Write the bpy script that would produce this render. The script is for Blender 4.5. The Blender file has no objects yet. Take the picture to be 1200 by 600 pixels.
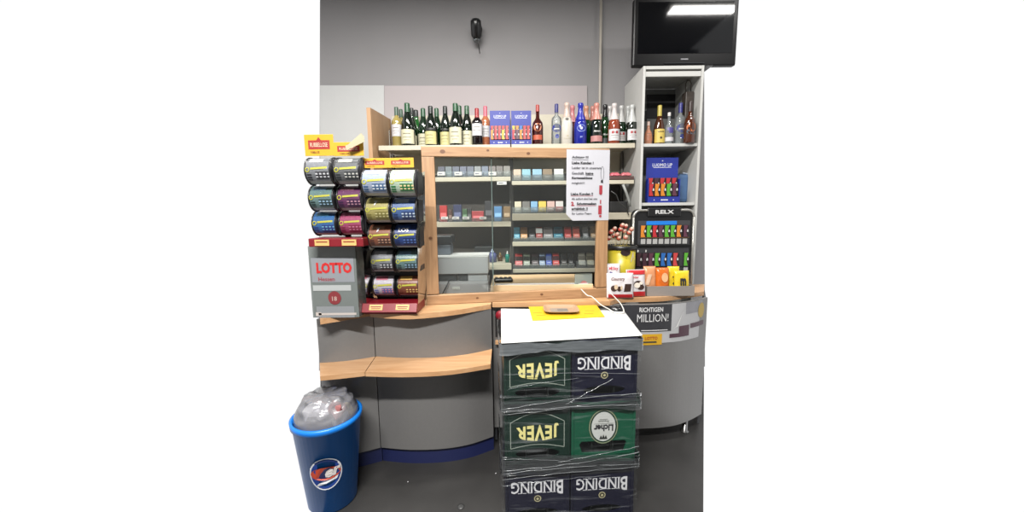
import bpy, bmesh, math, random
from mathutils import Matrix, Vector, noise
PI = math.pi
random.seed(7)
SC = bpy.context.scene
COL = SC.collection
# ------------------------------------------------------------------ camera
FPX = 433.0; CAMZ = 1.5; PITCH = math.radians(6.85); ROLL = math.radians(-0.6)
cd = bpy.data.cameras.new('camera'); cam = bpy.data.objects.new('camera', cd); COL.objects.link(cam)
cd.sensor_fit = 'HORIZONTAL'; cd.sensor_width = 36.0; cd.lens = 36.0*FPX/1200.0; cd.clip_start = 0.05
CM = Matrix.Rotation(PI/2-PITCH, 3, 'X') @ Matrix.Rotation(ROLL, 3, 'Z')
cam.matrix_world = Matrix.Translation((0, 0, CAMZ)) @ CM.to_4x4()
SC.camera = cam
def ray(px, py): return CM @ Vector(((px-600)/FPX, -(py-300)/FPX, -1))
def P(px, py, Y):                      # the place seen at a pixel, at a distance Y into the shop
    d = ray(px, py); return d*(Y/d.y)+Vector((0, 0, CAMZ))
def G(px, py, z):                      # the place seen at a pixel, at a height z
    d = ray(px, py); return d*((z-CAMZ)/d.z)+Vector((0, 0, CAMZ))
# ------------------------------------------------------------------ world, exposure
w = bpy.data.worlds.new('world'); SC.world = w; w.use_nodes = True
w.node_tree.nodes['Background'].inputs[0].default_value = (1, 1, 1, 1)
w.node_tree.nodes['Background'].inputs[1].default_value = 0.5
SC.view_settings.view_transform = 'Standard'; SC.view_settings.look = 'None'
SC.view_settings.gamma = 1.0; SC.view_settings.use_curve_mapping = False
SC.view_settings.exposure = 1.02
LAMP_FRONT = 56.0; LAMP_BACK = 215.0; LAMP_SIDE = 11.0
ALB = .55                                     # overall reflectance of the shop's surfaces
# ------------------------------------------------------------------ materials
def lin(c):
    o = []
    for v in c[:3]:
        v /= 255.0; o.append(ALB*(v/12.92 if v <= .04045 else ((v+.055)/1.055)**2.4))
    return (o[0], o[1], o[2], 1)
MATS = {}
def M(c, rough=.5, metal=0., spec=.5, emit=0, alpha=None, var=.0, scale=20):
    key = (tuple(c), rough, metal, spec, emit, alpha, var, scale)
    if key in MATS: return MATS[key]
    m = bpy.data.materials.new('m'); m.use_nodes = True; nt = m.node_tree; b = nt.nodes['Principled BSDF']
    L = lin(c)
    b.inputs['Base Color'].default_value = L; b.inputs['Roughness'].default_value = rough
    b.inputs['Metallic'].default_value = metal; b.inputs['Specular IOR Level'].default_value = spec
    n = nt.nodes.new('ShaderNodeTexNoise'); n.inputs['Scale'].default_value = scale; n.inputs['Detail'].default_value = 4
    tc = nt.nodes.new('ShaderNodeTexCoord'); nt.links.new(tc.outputs['Object'], n.inputs['Vector'])
    mx = nt.nodes.new('ShaderNodeMix'); mx.data_type = 'RGBA'; nt.links.new(n.outputs['Fac'], mx.inputs['Factor'])
    v = max(var, .03)
    mx.inputs['A'].default_value = tuple(x*(1-v) for x in L[:3])+(1,)
    mx.inputs['B'].default_value = tuple(min(1, x*(1+v)) for x in L[:3])+(1,)
    nt.links.new(mx.outputs['Result'], b.inputs['Base Color'])
    if emit: b.inputs['Emission Color'].default_value = L; b.inputs['Emission Strength'].default_value = emit
    if alpha is not None: b.inputs['Alpha'].default_value = alpha
    MATS[key] = m; return m
def wood(c1, c2, rough=.45, axis=0, scale=6.0, stretch=14.0):
    key = ('wood', tuple(c1), tuple(c2), rough, axis, scale, stretch)
    if key in MATS: return MATS[key]
    m = bpy.data.materials.new('m_wood'); m.use_nodes = True; nt = m.node_tree; b = nt.nodes['Principled BSDF']
    tc = nt.nodes.new('ShaderNodeTexCoord'); mp = nt.nodes.new('ShaderNodeMapping')
    s = [stretch]*3; s[axis] = 1.0
    mp.inputs['Scale'].default_value = s
    n = nt.nodes.new('ShaderNodeTexNoise'); n.inputs['Scale'].default_value = scale; n.inputs['Detail'].default_value = 5; n.inputs['Distortion'].default_value = .6
    r = nt.nodes.new('ShaderNodeValToRGB')
    r.color_ramp.elements[0].position = .3; r.color_ramp.elements[0].color = lin(c1)
    r.color_ramp.elements[1].position = .7; r.color_ramp.elements[1].color = lin(c2)
    nt.links.new(tc.outputs['Object'], mp.inputs['Vector']); nt.links.new(mp.outputs[0], n.inputs['Vector'])
    nt.links.new(n.outputs['Fac'], r.inputs[0]); nt.links.new(r.outputs[0], b.inputs['Base Color'])
    b.inputs['Roughness'].default_value = rough
    MATS[key] = m; return m
def glassy(c, clear=.85, rough=.05, gl=.12):
    key = ('glassy', tuple(c), clear, rough, gl)
    if key in MATS: return MATS[key]
    m = bpy.data.materials.new('m_clear'); m.use_nodes = True; nt = m.node_tree; b = nt.nodes['Principled BSDF']
    b.inputs['Base Color'].default_value = lin(c); b.inputs['Roughness'].default_value = rough
    t = nt.nodes.new('ShaderNodeBsdfTransparent'); t.inputs[0].default_value = tuple(.5+.5*min(1, x/ALB) for x in lin(c)[:3])+(1,)
    g = nt.nodes.new('ShaderNodeBsdfGlossy'); g.inputs['Roughness'].default_value = rough
    fr = nt.nodes.new('ShaderNodeFresnel'); fr.inputs[0].default_value = 1.45
    m1 = nt.nodes.new('ShaderNodeMixShader'); m1.inputs[0].default_value = clear
    nt.links.new(b.outputs[0], m1.inputs[1]); nt.links.new(t.outputs[0], m1.inputs[2])
    m2 = nt.nodes.new('ShaderNodeMixShader'); nt.links.new(fr.outputs[0], m2.inputs[0])
    nt.links.new(m1.outputs[0], m2.inputs[1]); nt.links.new(g.outputs[0], m2.inputs[2])
    nt.links.new(m2.outputs[0], nt.nodes['Material Output'].inputs[0])
    MATS[key] = m; return m
def film_mat():
    m = bpy.data.materials.new('m_film'); m.use_nodes = True; nt = m.node_tree; b = nt.nodes['Principled BSDF']
    b.inputs['Base Color'].default_value = lin((205, 210, 214)); b.inputs['Roughness'].default_value = .22; b.inputs['Specular IOR Level'].default_value = 1.0
    tc = nt.nodes.new('ShaderNodeTexCoord'); mp = nt.nodes.new('ShaderNodeMapping'); mp.inputs['Scale'].default_value = (2.2, 2.2, 26); mp.inputs['Rotation'].default_value = (0, .10, 0)
    n = nt.nodes.new('ShaderNodeTexNoise'); n.inputs['Scale'].default_value = 1.6; n.inputs['Detail'].default_value = 7; n.inputs['Distortion'].default_value = 1.2
    r = nt.nodes.new('ShaderNodeValToRGB'); e = r.color_ramp.elements
    e[0].position = .54; e[0].color = (.0, .0, .0, 1); e[1].position = .80; e[1].color = (.5, .5, .5, 1)
    n2 = nt.nodes.new('ShaderNodeTexNoise'); n2.inputs['Scale'].default_value = 5; n2.inputs['Detail'].default_value = 3
    nt.links.new(tc.outputs['Object'], n2.inputs['Vector'])
    mu = nt.nodes.new('ShaderNodeMath'); mu.operation = 'MULTIPLY'
    ad = nt.nodes.new('ShaderNodeMath'); ad.operation = 'ADD'; ad.inputs[1].default_value = .018; ad.use_clamp = True
    nt.links.new(tc.outputs['Object'], mp.inputs[0]); nt.links.new(mp.outputs[0], n.inputs['Vector']); nt.links.new(n.outputs['Fac'], r.inputs[0])
    nt.links.new(r.outputs[0], mu.inputs[0]); nt.links.new(n2.outputs['Fac'], mu.inputs[1]); nt.links.new(mu.outputs[0], ad.inputs[0])
    t = nt.nodes.new('ShaderNodeBsdfTransparent'); mx = nt.nodes.new('ShaderNodeMixShader')
    nt.links.new(ad.outputs[0], mx.inputs[0]); nt.links.new(t.outputs[0], mx.inputs[1]); nt.links.new(b.outputs[0], mx.inputs[2])
    nt.links.new(mx.outputs[0], nt.nodes['Material Output'].inputs[0])
    return m
WOOD = wood((198, 150, 104), (218, 174, 130), .4, 0, 4, 10)
PINE = wood((164, 124, 86), (196, 154, 112), .5, 0, 5, 12)
PINEV = wood((164, 124, 86), (196, 154, 112), .5, 2, 5, 12)
DESK = wood((244, 208, 160), (255, 224, 178), .45, 0, 4, 10)
CREAM = M((214, 206, 184), .5); WHITE = M((228, 228, 224), .5); BLACK = M((16, 16, 18), .4)
GREYFACE = M((150, 149, 148), .42, .45, .5, var=.05, scale=60)
PAPER = M((232, 232, 234), .7); YEL = M((238, 190, 30), .5); RED = M((190, 24, 32), .45); DRED = M((140, 18, 34), .4)
INK = M((30, 30, 36), .6); ACR = glassy((225, 232, 232), .86, .06)
# ------------------------------------------------------------------ mesh helpers
class MB:
    def __init__(s): s.v = []; s.f = []; s.m = []; s.sm = []
    def add(s, vs, fs, mi=0, mx=None, sm=False):
        o = len(s.v)
        for v in vs:
            v = Vector(v); s.v.append(mx @ v if mx else v)
        for f in fs: s.f.append([i+o for i in f]); s.m.append(mi); s.sm.append(sm)
        return s
    def box(s, c, d, mi=0, mx=None, bev=0):
        bm = bmesh.new(); bmesh.ops.create_cube(bm, size=1)
        for v in bm.verts: v.co = Vector((v.co.x*d[0], v.co.y*d[1], v.co.z*d[2]))
        if bev: bmesh.ops.bevel(bm, geom=list(bm.edges), offset=min(bev, min(d)*.45), segments=2, affect='EDGES', profile=.5)
        bm.verts.index_update()
        vs = [v.co+Vector(c) for v in bm.verts]; fs = [[v.index for v in f.verts] for f in bm.faces]; bm.free()
        return s.add(vs, fs, mi, mx)
    def lathe(s, prof, n=20, mi=0, mx=None, a0=0, a1=2*PI, c=(0, 0)):
        full = abs(a1-a0-2*PI) < 1e-6; k = n if full else n+1; vs = []; fs = []
        for (r, z) in prof:
            for i in range(k):
                a = a0+(a1-a0)*i/n; vs.append((c[0]+r*math.cos(a), c[1]+r*math.sin(a), z))
        for j in range(len(prof)-1):
            for i in range(n):
                i2 = (i+1) % k; fs.append((j*k+i, j*k+i2, (j+1)*k+i2, (j+1)*k+i))
        return s.add(vs, fs, mi, mx, True)
    def tube(s, pts, r, n=8, mi=0, mx=None):
        pts = [Vector(p) for p in pts]; vs = []; fs = []
        for i, p in enumerate(pts):
            t = (pts[min(i+1, len(pts)-1)]-pts[max(i-1, 0)]).normalized()
            u = t.cross(Vector((0, 0, 1)));
            if u.length < .05: u = t.cross(Vector((0, 1, 0)))
            u.normalize(); q = t.cross(u)
            rr = r[i] if isinstance(r, (list, tuple)) else r
            for k in range(n):
                a = 2*PI*k/n; vs.append(p+u*math.cos(a)*rr+q*math.sin(a)*rr)
        for i in range(len(pts)-1):
            for k in range(n): fs.append((i*n+k, i*n+(k+1) % n, (i+1)*n+(k+1) % n, (i+1)*n+k))
        fs.append(list(range(n))[::-1]); fs.append([(len(pts)-1)*n+k for k in range(n)])
        return s.add(vs, fs, mi, mx, True)
    def prism(s, poly, z0, z1, mi=0, mx=None):
        n = len(poly); vs = [(p[0], p[1], z0) for p in poly]+[(p[0], p[1], z1) for p in poly]
        fs = [list(range(n))[::-1], [n+i for i in range(n)]]+[(i, (i+1) % n, n+(i+1) % n, n+i) for i in range(n)]
        return s.add(vs, fs, mi, mx)
    def sphere(s, c, r, n=12, mi=0, mx=None, sz=1.0):
        return s.lathe([(max(1e-4, r*math.sin(PI*j/(n//2+2))), c[2]-r*sz*math.cos(PI*j/(n//2+2))) for j in range(n//2+3)], n, mi, mx, c=(c[0], c[1]))
    def build(s, name, mats, parent=None, kind=None, label=None):
        me = bpy.data.meshes.new(name); me.from_pydata([tuple(v) for v in s.v], [], s.f)
        if not isinstance(mats, (list, tuple)): mats = [mats]
        for m in mats: me.materials.append(m)
        for p, mi, sm in zip(me.polygons, s.m, s.sm): p.material_index = mi; p.use_smooth = sm
        bm = bmesh.new(); bm.from_mesh(me); bmesh.ops.recalc_face_normals(bm, faces=bm.faces); bm.to_mesh(me); bm.free()
        me.update()
        o = bpy.data.objects.new(name, me); COL.objects.link(o)
        if parent: o.parent = parent
        if kind: o['kind'] = kind
        if label: o['label'] = label
        return o
def thing(name, label, cat, loc=(0, 0, 0), rz=0, group=None, rx=0, ry=0):
    o = bpy.data.objects.new(name, None); COL.objects.link(o); o.empty_display_size = .05
    o.location = loc; o.rotation_euler = (rx, ry, rz); o['label'] = label; o['category'] = cat
    if group: o['group'] = group
    return o
def tag(o, label, cat, group=None, kind=None):
    o['label'] = label; o['category'] = cat
    if group: o['group'] = group
    if kind: o['kind'] = kind
    return o
def place(o, loc, rz=0, rx=0, ry=0): o.location = loc; o.rotation_euler = (rx, ry, rz); return o
def dup(root, loc, rz=0, label=None, group=None):
    r = root.copy(); COL.objects.link(r); r.location = loc; r.rotation_euler = (root.rotation_euler.x, root.rotation_euler.y, rz)
    if label: r['label'] = label
    if group: r['group'] = group
    for ch in list(root.children):
        c = ch.copy(); COL.objects.link(c); c.parent = r
        for g in list(ch.children):
            d = g.copy(); COL.objects.link(d); d.parent = c
    return r
# 2-D artwork laid on a surface: fn maps (x, y) of the artwork to a point
def flat(ox=0, oy=0, oz=0, turn=0.0, eps=0.0):       # upright plane facing the customer (-Y)
    c, s = math.cos(turn), math.sin(turn)
    return lambda x, y: Vector((ox+c*x-s*y, oy-eps, oz+s*x+c*y))
def text_2d(body, height, width=None, bold=0.0, shear=0.0, spacing=1.0, lines=1.0):
    cu = bpy.data.curves.new('t', 'FONT'); cu.body = body; cu.size = 1.0; cu.offset = bold; cu.align_x = 'CENTER'; cu.shear = shear
    cu.space_character = spacing; cu.space_line = lines; cu.resolution_u = 2
    o = bpy.data.objects.new('t', cu); COL.objects.link(o)
    me = bpy.data.meshes.new_from_object(o.evaluated_get(bpy.context.evaluated_depsgraph_get()))
    vs = [(v.co.x, v.co.y) for v in me.vertices]; fs = [list(p.vertices) for p in me.polygons]
    bpy.data.objects.remove(o); bpy.data.curves.remove(cu); bpy.data.meshes.remove(me)
    if not vs: return [], []
    x0 = min(v[0] for v in vs); x1 = max(v[0] for v in vs); y0 = min(v[1] for v in vs); y1 = max(v[1] for v in vs)
    sy = height/(y1-y0); sx = (width/(x1-x0)) if width else sy
    return [((v[0]-(x0+x1)/2)*sx, (v[1]-(y0+y1)/2)*sy) for v in vs], fs
def lettering(body, height, mat, parent, fn, width=None, bold=0.02, shear=0, warp=None, name='lettering', spacing=1.0):
    vs, fs = text_2d(body, height, width, bold, shear, spacing)
    if warp: vs = [warp(*v) for v in vs]
    mb = MB(); mb.add([fn(x, y) for x, y in vs], fs); return mb.build(name, mat, parent)
def rect_2d(cx, cy, w_, h_, nx=1, ny=1, skew=0):
    vs = []; fs = []
    for j in range(ny+1):
        for i in range(nx+1):
            v = -h_/2+h_*j/ny; vs.append((cx-w_/2+w_*i/nx+skew*v, cy+v))
    for j in range(ny):
        for i in range(nx): a = j*(nx+1)+i; fs.append((a, a+1, a+nx+2, a+nx+1))
    return vs, fs
def ell_2d(cx, cy, rx, ry, n=24, p=2.0):
    vs = []
    for i in range(n):
        a = 2*PI*i/n; c, s = math.cos(a), math.sin(a)
        vs.append((cx+rx*math.copysign(abs(c)**(2/p), c), cy+ry*math.copysign(abs(s)**(2/p), s)))
    return vs, [list(range(n))]
def ring_2d(cx, cy, rx, ry, t, n=32, p=2.0):
    a, _ = ell_2d(cx, cy, rx, ry, n, p); b, _ = ell_2d(cx, cy, rx-t, ry-t, n, p)
    return a+b, [(i, (i+1) % n, n+(i+1) % n, n+i) for i in range(n)]
def art(shapes, mat, parent, fn, name='print'):
    mb = MB()
    for vs, fs in shapes: mb.add([fn(x, y) for x, y in vs], fs)
    return mb.build(name, mat, parent)
def spline(pts, n=8):
    out = []; p = [Vector(q) for q in pts]
    for i in range(len(p)-1):
        a = p[max(i-1, 0)]; b = p[i]; c = p[i+1]; d = p[min(i+2, len(p)-1)]
        for k in range(n):
            t = k/n
            out.append(.5*((2*b)+(c-a)*t+(2*a-5*b+4*c-d)*t*t+(3*b-3*c+d-a)*t**3))
    out.append(p[-1]); return out
def offs(pts, d): return [(p[0], p[1]+d) for p in pts]
# ================================================================== the setting
FLOOR = M((50, 49, 48), .5, var=.55, scale=4)
mb = MB()
mb.prism([(-2.2, -3), (2.2, -3), (2.2, 1.6), (G(825, 600, 0).x*1.6/G(825, 600, 0).y, 1.6), (P(825, 430, 3.4).x, 3.4), (P(375, 430, 3.4).x, 3.4), (G(375, 600, 0).x*1.6/G(375, 600, 0).y, 1.6), (-2.2, 1.6)], -.1, 0)
mb.build('floor', FLOOR, kind='structure')
WALLM = M((162, 160, 161), .75, var=.05, scale=3)
def wallquad(x0, x1, y0, y1, Y, th, zb=None, name='trim_1', mat=None):
    a, b = P(x0, y0, Y), P(x1, y0, Y); c, d = P(x1, y1, Y), P(x0, y1, Y)
    if zb is not None: c.z = zb; d.z = zb
    vs = [a, b, c, d]+[v+Vector((0, th, 0)) for v in (a, b, c, d)]
    return MB().add(vs, [(0, 1, 2, 3), (4, 7, 6, 5), (0, 4, 5, 1), (1, 5, 6, 2), (2, 6, 7, 3), (3, 7, 4, 0)]).build(name, mat, kind='structure')
wallquad(375, 825, -14, 450, 3.4, .12, 0, 'wall_back', WALLM)
MB().box((0, .2, 3.48), (4.4, 6.4, .08)).build('ceiling', M((190, 190, 188), .8), kind='structure')  # out of view; added over the shop to hold back the white world light
SW = M((150, 150, 150), .8)  # unseen walls around the viewpoint, added to block ambient light from the world
MB().box((-2.25, -.95, 1.72), (.1, 4.1, 3.44)).build('unseen_wall_left', SW, kind='structure')
MB().box((2.25, -.95, 1.72), (.1, 4.1, 3.44)).build('unseen_wall_right', SW, kind='structure')
MB().box((0, -3.05, 1.72), (4.4, .1, 3.44)).build('unseen_wall_front', SW, kind='structure')
wallquad(375, 450, 100, 330, 3.38, .02, None, 'trim_1', M((214, 215, 214), .7))
wallquad(450.3, 688, 100.5, 330, 3.385, .015, None, 'trim_2', M((196, 187, 188), .75, var=.04, scale=3))
# fluorescent fittings on the ceiling
def lamp(x, y, ln, power, label, rz=0):
    t = thing('ceiling_lamp', label, 'lamp', (x, y, 3.44), rz, 'fluorescent lamps on the ceiling')
    MB().box((0, 0, -.02), (ln+.06, .16, .04), bev=.008).build('housing', WHITE, t)
    tb = MB(); tb.tube([(-ln/2, 0, -.055), (ln/2, 0, -.055)], .016, 12)
    tb.build('lamp_tube', M((255, 252, 244), .5, emit=5), t)
    ld = bpy.data.lights.new('light', 'AREA'); ld.shape = 'RECTANGLE'; ld.size = ln; ld.size_y = .14; ld.energy = power; ld.color = (1, .975, .94)
    lo = bpy.data.objects.new('light', ld); COL.objects.link(lo); lo.parent = t; lo.location = (0, 0, -.08)
lamp(-.35, 1.7, 1.5, LAMP_FRONT, 'fluorescent ceiling lamp above the left part of the counter')
lamp(1.82, 2.15, .62, LAMP_SIDE, 'fluorescent ceiling lamp reflected in the television')
lamp(-.5, -.5, 1.5, LAMP_BACK, 'fluorescent ceiling lamp above the customer side')
# ------------------------------------------------------------------ conduit and camera on the back wall
mb = MB(); a = P(704.5, -10, 3.36); b = P(702, 200, 3.36)
mb.tube([a, a.lerp(b, .5), b], .012, 10); o = mb.build('cable_conduit', M((205, 198, 186), .5)); tag(o, 'thin white vertical cable conduit running down the grey wall', 'pipe')
c = P(558, 30, 3.3)
t = thing('security_camera', 'small black surveillance camera mounted high on the grey wall', 'camera', (c.x, 3.4, c.z))
MB().lathe([(0, 0), (.045, 0), (.045, .02), (.03, .03), (0, .03)], 20, mx=Matrix.Translation((0, 0, .01)) @ Matrix.Rotation(PI/2, 4, 'X')).build('mount', BLACK, t)
MB().tube([(0, -.02, .01), (0, -.09, .0)], .014, 10).build('arm', BLACK, t)
mx = Matrix.Translation((0, -.12, -.01)) @ Matrix.Rotation(math.radians(28), 4, 'X')
MB().lathe([(0, .055), (.025, .052), (.043, .035), (.045, 0), (.045, -.07), (.038, -.085), (0, -.085)], 20, mx=mx).build('housing', M((24, 24, 26), .3), t)
MB().lathe([(0, -.086), (.03, -.086), (.033, -.10), (.024, -.12), (0, -.125)], 20, mx=mx).build('lens', M((150, 155, 158), .12, .8), t)
MB().tube([(.012, -.13, -.11), (.02, -.1, -.17), (.022, -.05, -.2)], .004, 6).build('cable', M((60, 60, 60), .5), t)
# ================================================================== back shelving
ZT = P(600, 169.3, 2.96).z; ZB = P(600, 175, 2.96).z; XL = -1.031; XM = 0.0; XR = .968
BACKB = M((96, 90, 84), .7, var=.05); UP = M((206, 204, 198), .5)
def shelving(x0, x1, label, levels):
    t = thing('shelving_unit', label, 'shelf', (0, 0, 0))
    MB().box(((x0+x1)/2, 3.335, .9), (x1-x0-.004, .03, 1.8)).build('back_panel', BACKB, t)
    MB().box(((x0+x1)/2, 3.335, (1.86+P(600, 138.5, 3.32).z)/2+.0), (x1-x0-.006, .03, P(600, 138.5, 3.32).z-1.8-.004)).build('back_panel', CREAM, t)
    for x in (x0+.008, x1-.008):
        MB().box((x, 3.29, 1.0), (.014, .05, 2.0)).build('upright', M((120, 118, 112), .5), t)
    for z, th, y0 in levels:
        s = MB().box(((x0+x1)/2, (y0+3.30)/2, z-.008), (x1-x0-.034, 3.30-y0-.02, .016))
        s.box(((x0+x1)/2, y0+.01, z-th/2), (x1-x0-.005, .018, th), bev=.003)
        s.build('shelf', CREAM, t)
    return t
zl2 = P(555, 207.5, 2.96).z; zl3 = P(555, 260, 2.96).z; zl4 = P(585, 308, 2.90).z
shelving(XL, XM-.002, 'left shelving unit carrying green wine bottles behind the counter', [(ZT, ZT-ZB, 2.95), (zl2, .034, 2.95), (zl3, .04, 2.95), (zl4, .05, 2.86)])
zr2 = P(640, 212, 2.96).z; zr3 = P(640, 250, 2.96).z; zr4 = P(640, 283, 2.96).z; zr5 = P(640, 315, 2.96).z
shelving(XM+.002, XR, 'right shelving unit with cigarette trays and sparkling wine on top', [(ZT, ZT-ZB, 2.95), (zr2, .03, 2.95), (zr3, .055, 2.95), (zr4, .035, 2.95), (zr5, .03, 2.95)])
mb = MB(); a = P(433.5, 126, 2.86); b = P(453, 140, 3.33); a.x = -1.042
mb.add([(a.x-.03, 2.86, a.z), (a.x, 2.86, a.z), (a.x, 2.86, .95), (a.x-.03, 2.86, .95), (a.x-.03, 3.33, b.z), (a.x, 3.33, b.z), (a.x, 3.33, .95), (a.x-.03, 3.33, .95)],
       [(0, 1, 2, 3), (4, 7, 6, 5), (0, 4, 5, 1), (1, 5, 6, 2), (2, 6, 7, 3), (3, 7, 4, 0)])
t = thing('end_panel', 'light wooden upright panel closing the left end of the shelves', 'panel', (0, 0, 0))
mb.build('board', wood((188, 146, 106), (206, 166, 126), .5, 2, 4, 10), t)
st = MB().box((a.x+.003, 3.27, 1.6), (.005, .018, 1.2))
for k in range(26): st.box((a.x+.0065, 3.27, 1.66+k*.022), (.002, .009, .012), 1)
st.build('slotted_strip', [M((190, 186, 176), .4), BLACK], t)
# ================================================================== white cabinet and television
CX0 = P(753.5, 120, 2.85).x-.004; CX1 = P(823.5, 120, 2.85).x; CZ = P(780, 77, 2.85).z; CZ2 = P(780, 168, 2.85).z; CZ3 = P(780, 237.5, 2.85).z
CAB = M((214, 214, 210), .45)
t = thing('display_cabinet', 'tall open white cabinet holding spirits under the television', 'cabinet', ((CX0+CX1)/2, 3.075, 0))
hw = (CX1-CX0)/2
for s in (-1, 1): MB().box((s*(hw-.009), 0, CZ/2), (.018, .45, CZ), bev=.002).build('side_panel', CAB, t)
MB().box((0, 0, CZ-.012), (2*hw-.038, .45, .022)).build('top_panel', CAB, t)
MB().box((0, -.21, CZ-.055), (2*hw-.038, .02, .035)).build('rail', CAB, t)
for z in (CZ2, CZ3, .5): MB().box((0, 0, z-.01), (2*hw-.038, .43, .022)).build('shelf', CAB, t)
bp = MB().box((0, .218, CZ/2), (2*hw-.038, .012, CZ-.06)).build('back_panel', M((150, 152, 150), .6), t)
a = P(758, 111, 3.29); b = P(794, 139, 3.29); X0 = (CX0+CX1)/2
MB().box(((a.x+b.x)/2-X0, .210, (a.z+b.z)/2), (b.x-a.x, .006, a.z-b.z), bev=.002).build('dark_inset', M((46, 46, 50), .5), bp)
MB().box((P(760, 0, 3.29).x-X0+.0, .210, P(760, 136, 3.29).z), (.03, .006, .085), bev=.002).build('dark_inset', M((40, 40, 40), .5), bp)
a = P(744, 72.5, 2.91)
TVW = .78; TVH = .48
t = thing('television', 'black flat television standing on top of the white cabinet', 'television', (a.x+TVW/2-.01, 2.96, CZ))
tz = .028
MB().box((0, 0, tz+TVH/2), (TVW, .05, TVH), bev=.012).build('housing', M((14, 14, 16), .35, spec=.25), t)
MB().box((0, -.0262, tz+TVH/2+.03), (TVW-.07, .002, TVH-.12)).build('screen', M((6, 7, 11), .07, spec=.35), t)
MB().box((0, .0, .004), (.36, .2, .008), bev=.003).box((0, .0, .02), (.1, .03, .03)).build('stand', M((18, 18, 20), .25), t)
MB().box((0, -.027, tz+.02), (.3, .006, .006)).build('speaker_slot', M((60, 62, 66), .3, .5), t)
MB().box((0, -.0265, tz+.048), (.055, .003, .008)).build('badge', M((190, 190, 195), .3, .6), t)
# ================================================================== bottles
PROF = {
 'bordeaux': [(0, 0), (.9, 0), (1, .015), (1, .60), (.93, .66), (.62, .72), (.40, .77), (.37, .82), (.36, .98), (.33, 1), (0, 1)],
 'flute': [(0, 0), (.9, 0), (1, .015), (1, .42), (.92, .52), (.68, .66), (.46, .76), (.38, .82), (.36, .98), (.33, 1), (0, 1)],
 'sekt': [(0, 0), (.9, 0), (1, .02), (1, .44), (.93, .53), (.68, .66), (.46, .75), (.36, .84), (.36, .9), (.42, .92), (.42, .975), (.36, 1), (0, 1)],
 'vodka': [(0, 0), (.92, 0), (1, .015), (1, .60), (.94, .66), (.62, .70), (.36, .73), (.34, .98), (.32, 1), (0, 1)],
 'squat': [(0, 0), (.92, 0), (1, .03), (1, .46), (.9, .56), (.6, .62), (.34, .68), (.30, .98), (.28, 1), (0, 1)],
 'cone': [(0, 0), (.92, 0), (1, .02), (.98, .35), (.82, .52), (.55, .64), (.36, .74), (.33, .98), (.30, 1), (0, 1)]}
def rad(prof, h):
    for (r0, h0), (r1, h1) in zip(prof, prof[1:]):
        if h0 <= h <= h1 and h1 > h0: return r0+(r1-r0)*(h-h0)/(h1-h0)
    return prof[-2][0]
def bottle(label, kind, px, top, Y, zb, R, glass, cap, capfrom, lab=None, labh=(.1, .4), extra=None, group='bottles on the top shelf', cat='bottle'):
    c = P(px, 160, Y); H = P(px, top, Y).z-zb; R = R*1.07*Y/FPX; pr = PROF[kind]
    t = thing('bottle', label, cat, (c.x, Y, zb+.001), random.uniform(-.1, .1), group)
    hs = sorted(set([h for r, h in pr]+[capfrom-.001]))
    pb = [(r*R, h*H) for r, h in pr if h < capfrom]+[(rad(pr, capfrom)*R, capfrom*H), (0, capfrom*H)]
    MB().lathe(pb, 20).build('glass_body', glass, t)
    pc = [(rad(pr, capfrom)*R*1.04+.0004, capfrom*H-.001)]+[(r*R*1.05+.0004, h*H+.001) for r, h in pr if h > capfrom]
    MB().lathe(pc, 18).build('foil_cap' if kind == 'sekt' else 'cap', cap, t)
    def cyl(x, y, e=.0011):                    # artwork on the belly of the bottle
        r = rad(pr, min(.99, max(.02, y/H)))*R+e; a = x/r
        return Vector((r*math.sin(a), -r*math.cos(a), y))
    if lab:
        l = art([rect_2d(0, (labh[0]+labh[1])/2*H, R*2.35, (labh[1]-labh[0])*H, 10, 4)], lab, t, lambda x, y: cyl(x, y, .0008), 'label')
        ly = (labh[0]+labh[1])/2*H; lh = (labh[1]-labh[0])*H
        if not (extra and 'plain' in extra):
            art([rect_2d(0, ly+lh*.2, R*1.1, lh*.05, 5), rect_2d(0, ly-lh*.05, R*1.3, lh*.035, 5), rect_2d(0, ly-lh*.25, R*.8, lh*.03, 5)], M((120, 110, 90), .6), l, lambda x, y: cyl(x, y, .0013))
    if extra:
        for e in extra.get('art', []): 
            art([sh(R, H) for sh in e[1]], e[0], t, lambda x, y: cyl(x, y, .0016), e[2] if len(e) > 2 else 'label')
        for e in extra.get('text', []):
            lettering(e[0], e[1]*H, e[2], t, lambda x, y, q=e[3]: cyl(x, y+q*H, .0024), bold=.03, shear=e[4] if len(e) > 4 else 0)
    return t
GD = M((12, 26, 16), .08, spec=.8); GG = M((18, 62, 28), .08, spec=.8); GM = M((14, 44, 22), .08, spec=.8); GL = M((44, 118, 52), .1, spec=.7)
CLEARG = glassy((215, 222, 224), .72, .04); CAPG = M((28, 84, 48), .35); CAPD = M((26, 34, 30), .35); LABC = M((226, 222, 190), .6); LABW = M((226, 224, 226), .6); LABY = M((222, 214, 150), .6)
YF = 3.02; YR = 3.14
BAND = {'art': [(M((40, 42, 40), .5), [lambda R, H: rect_2d(0, .415*H, R*2.3, .045*H, 10)], 'neck_band')]}
bottle('white wine bottle with straw-coloured glass, leftmost front bottle on the top shelf', 'bordeaux', 465.8, 126, 3.065, ZT, 5.5, M((176, 158, 92), .1, spec=.8), M((74, 100, 84), .4), .8, LABW, (.27, .56))
bottle('straw-coloured white wine bottle half hidden behind the leftmost bottle', 'bordeaux', 471, 128.5, YR, ZT, 5, M((170, 156, 96), .1, spec=.8), M((64, 96, 74), .4), .8, LABW, (.27, .56))
bottle('tall wide green wine bottle with square cream label and bright green neck', 'flute', 478.5, 121.5, YF, ZT, 7.3, GD, CAPG, .80, LABC, (.05, .38))
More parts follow.
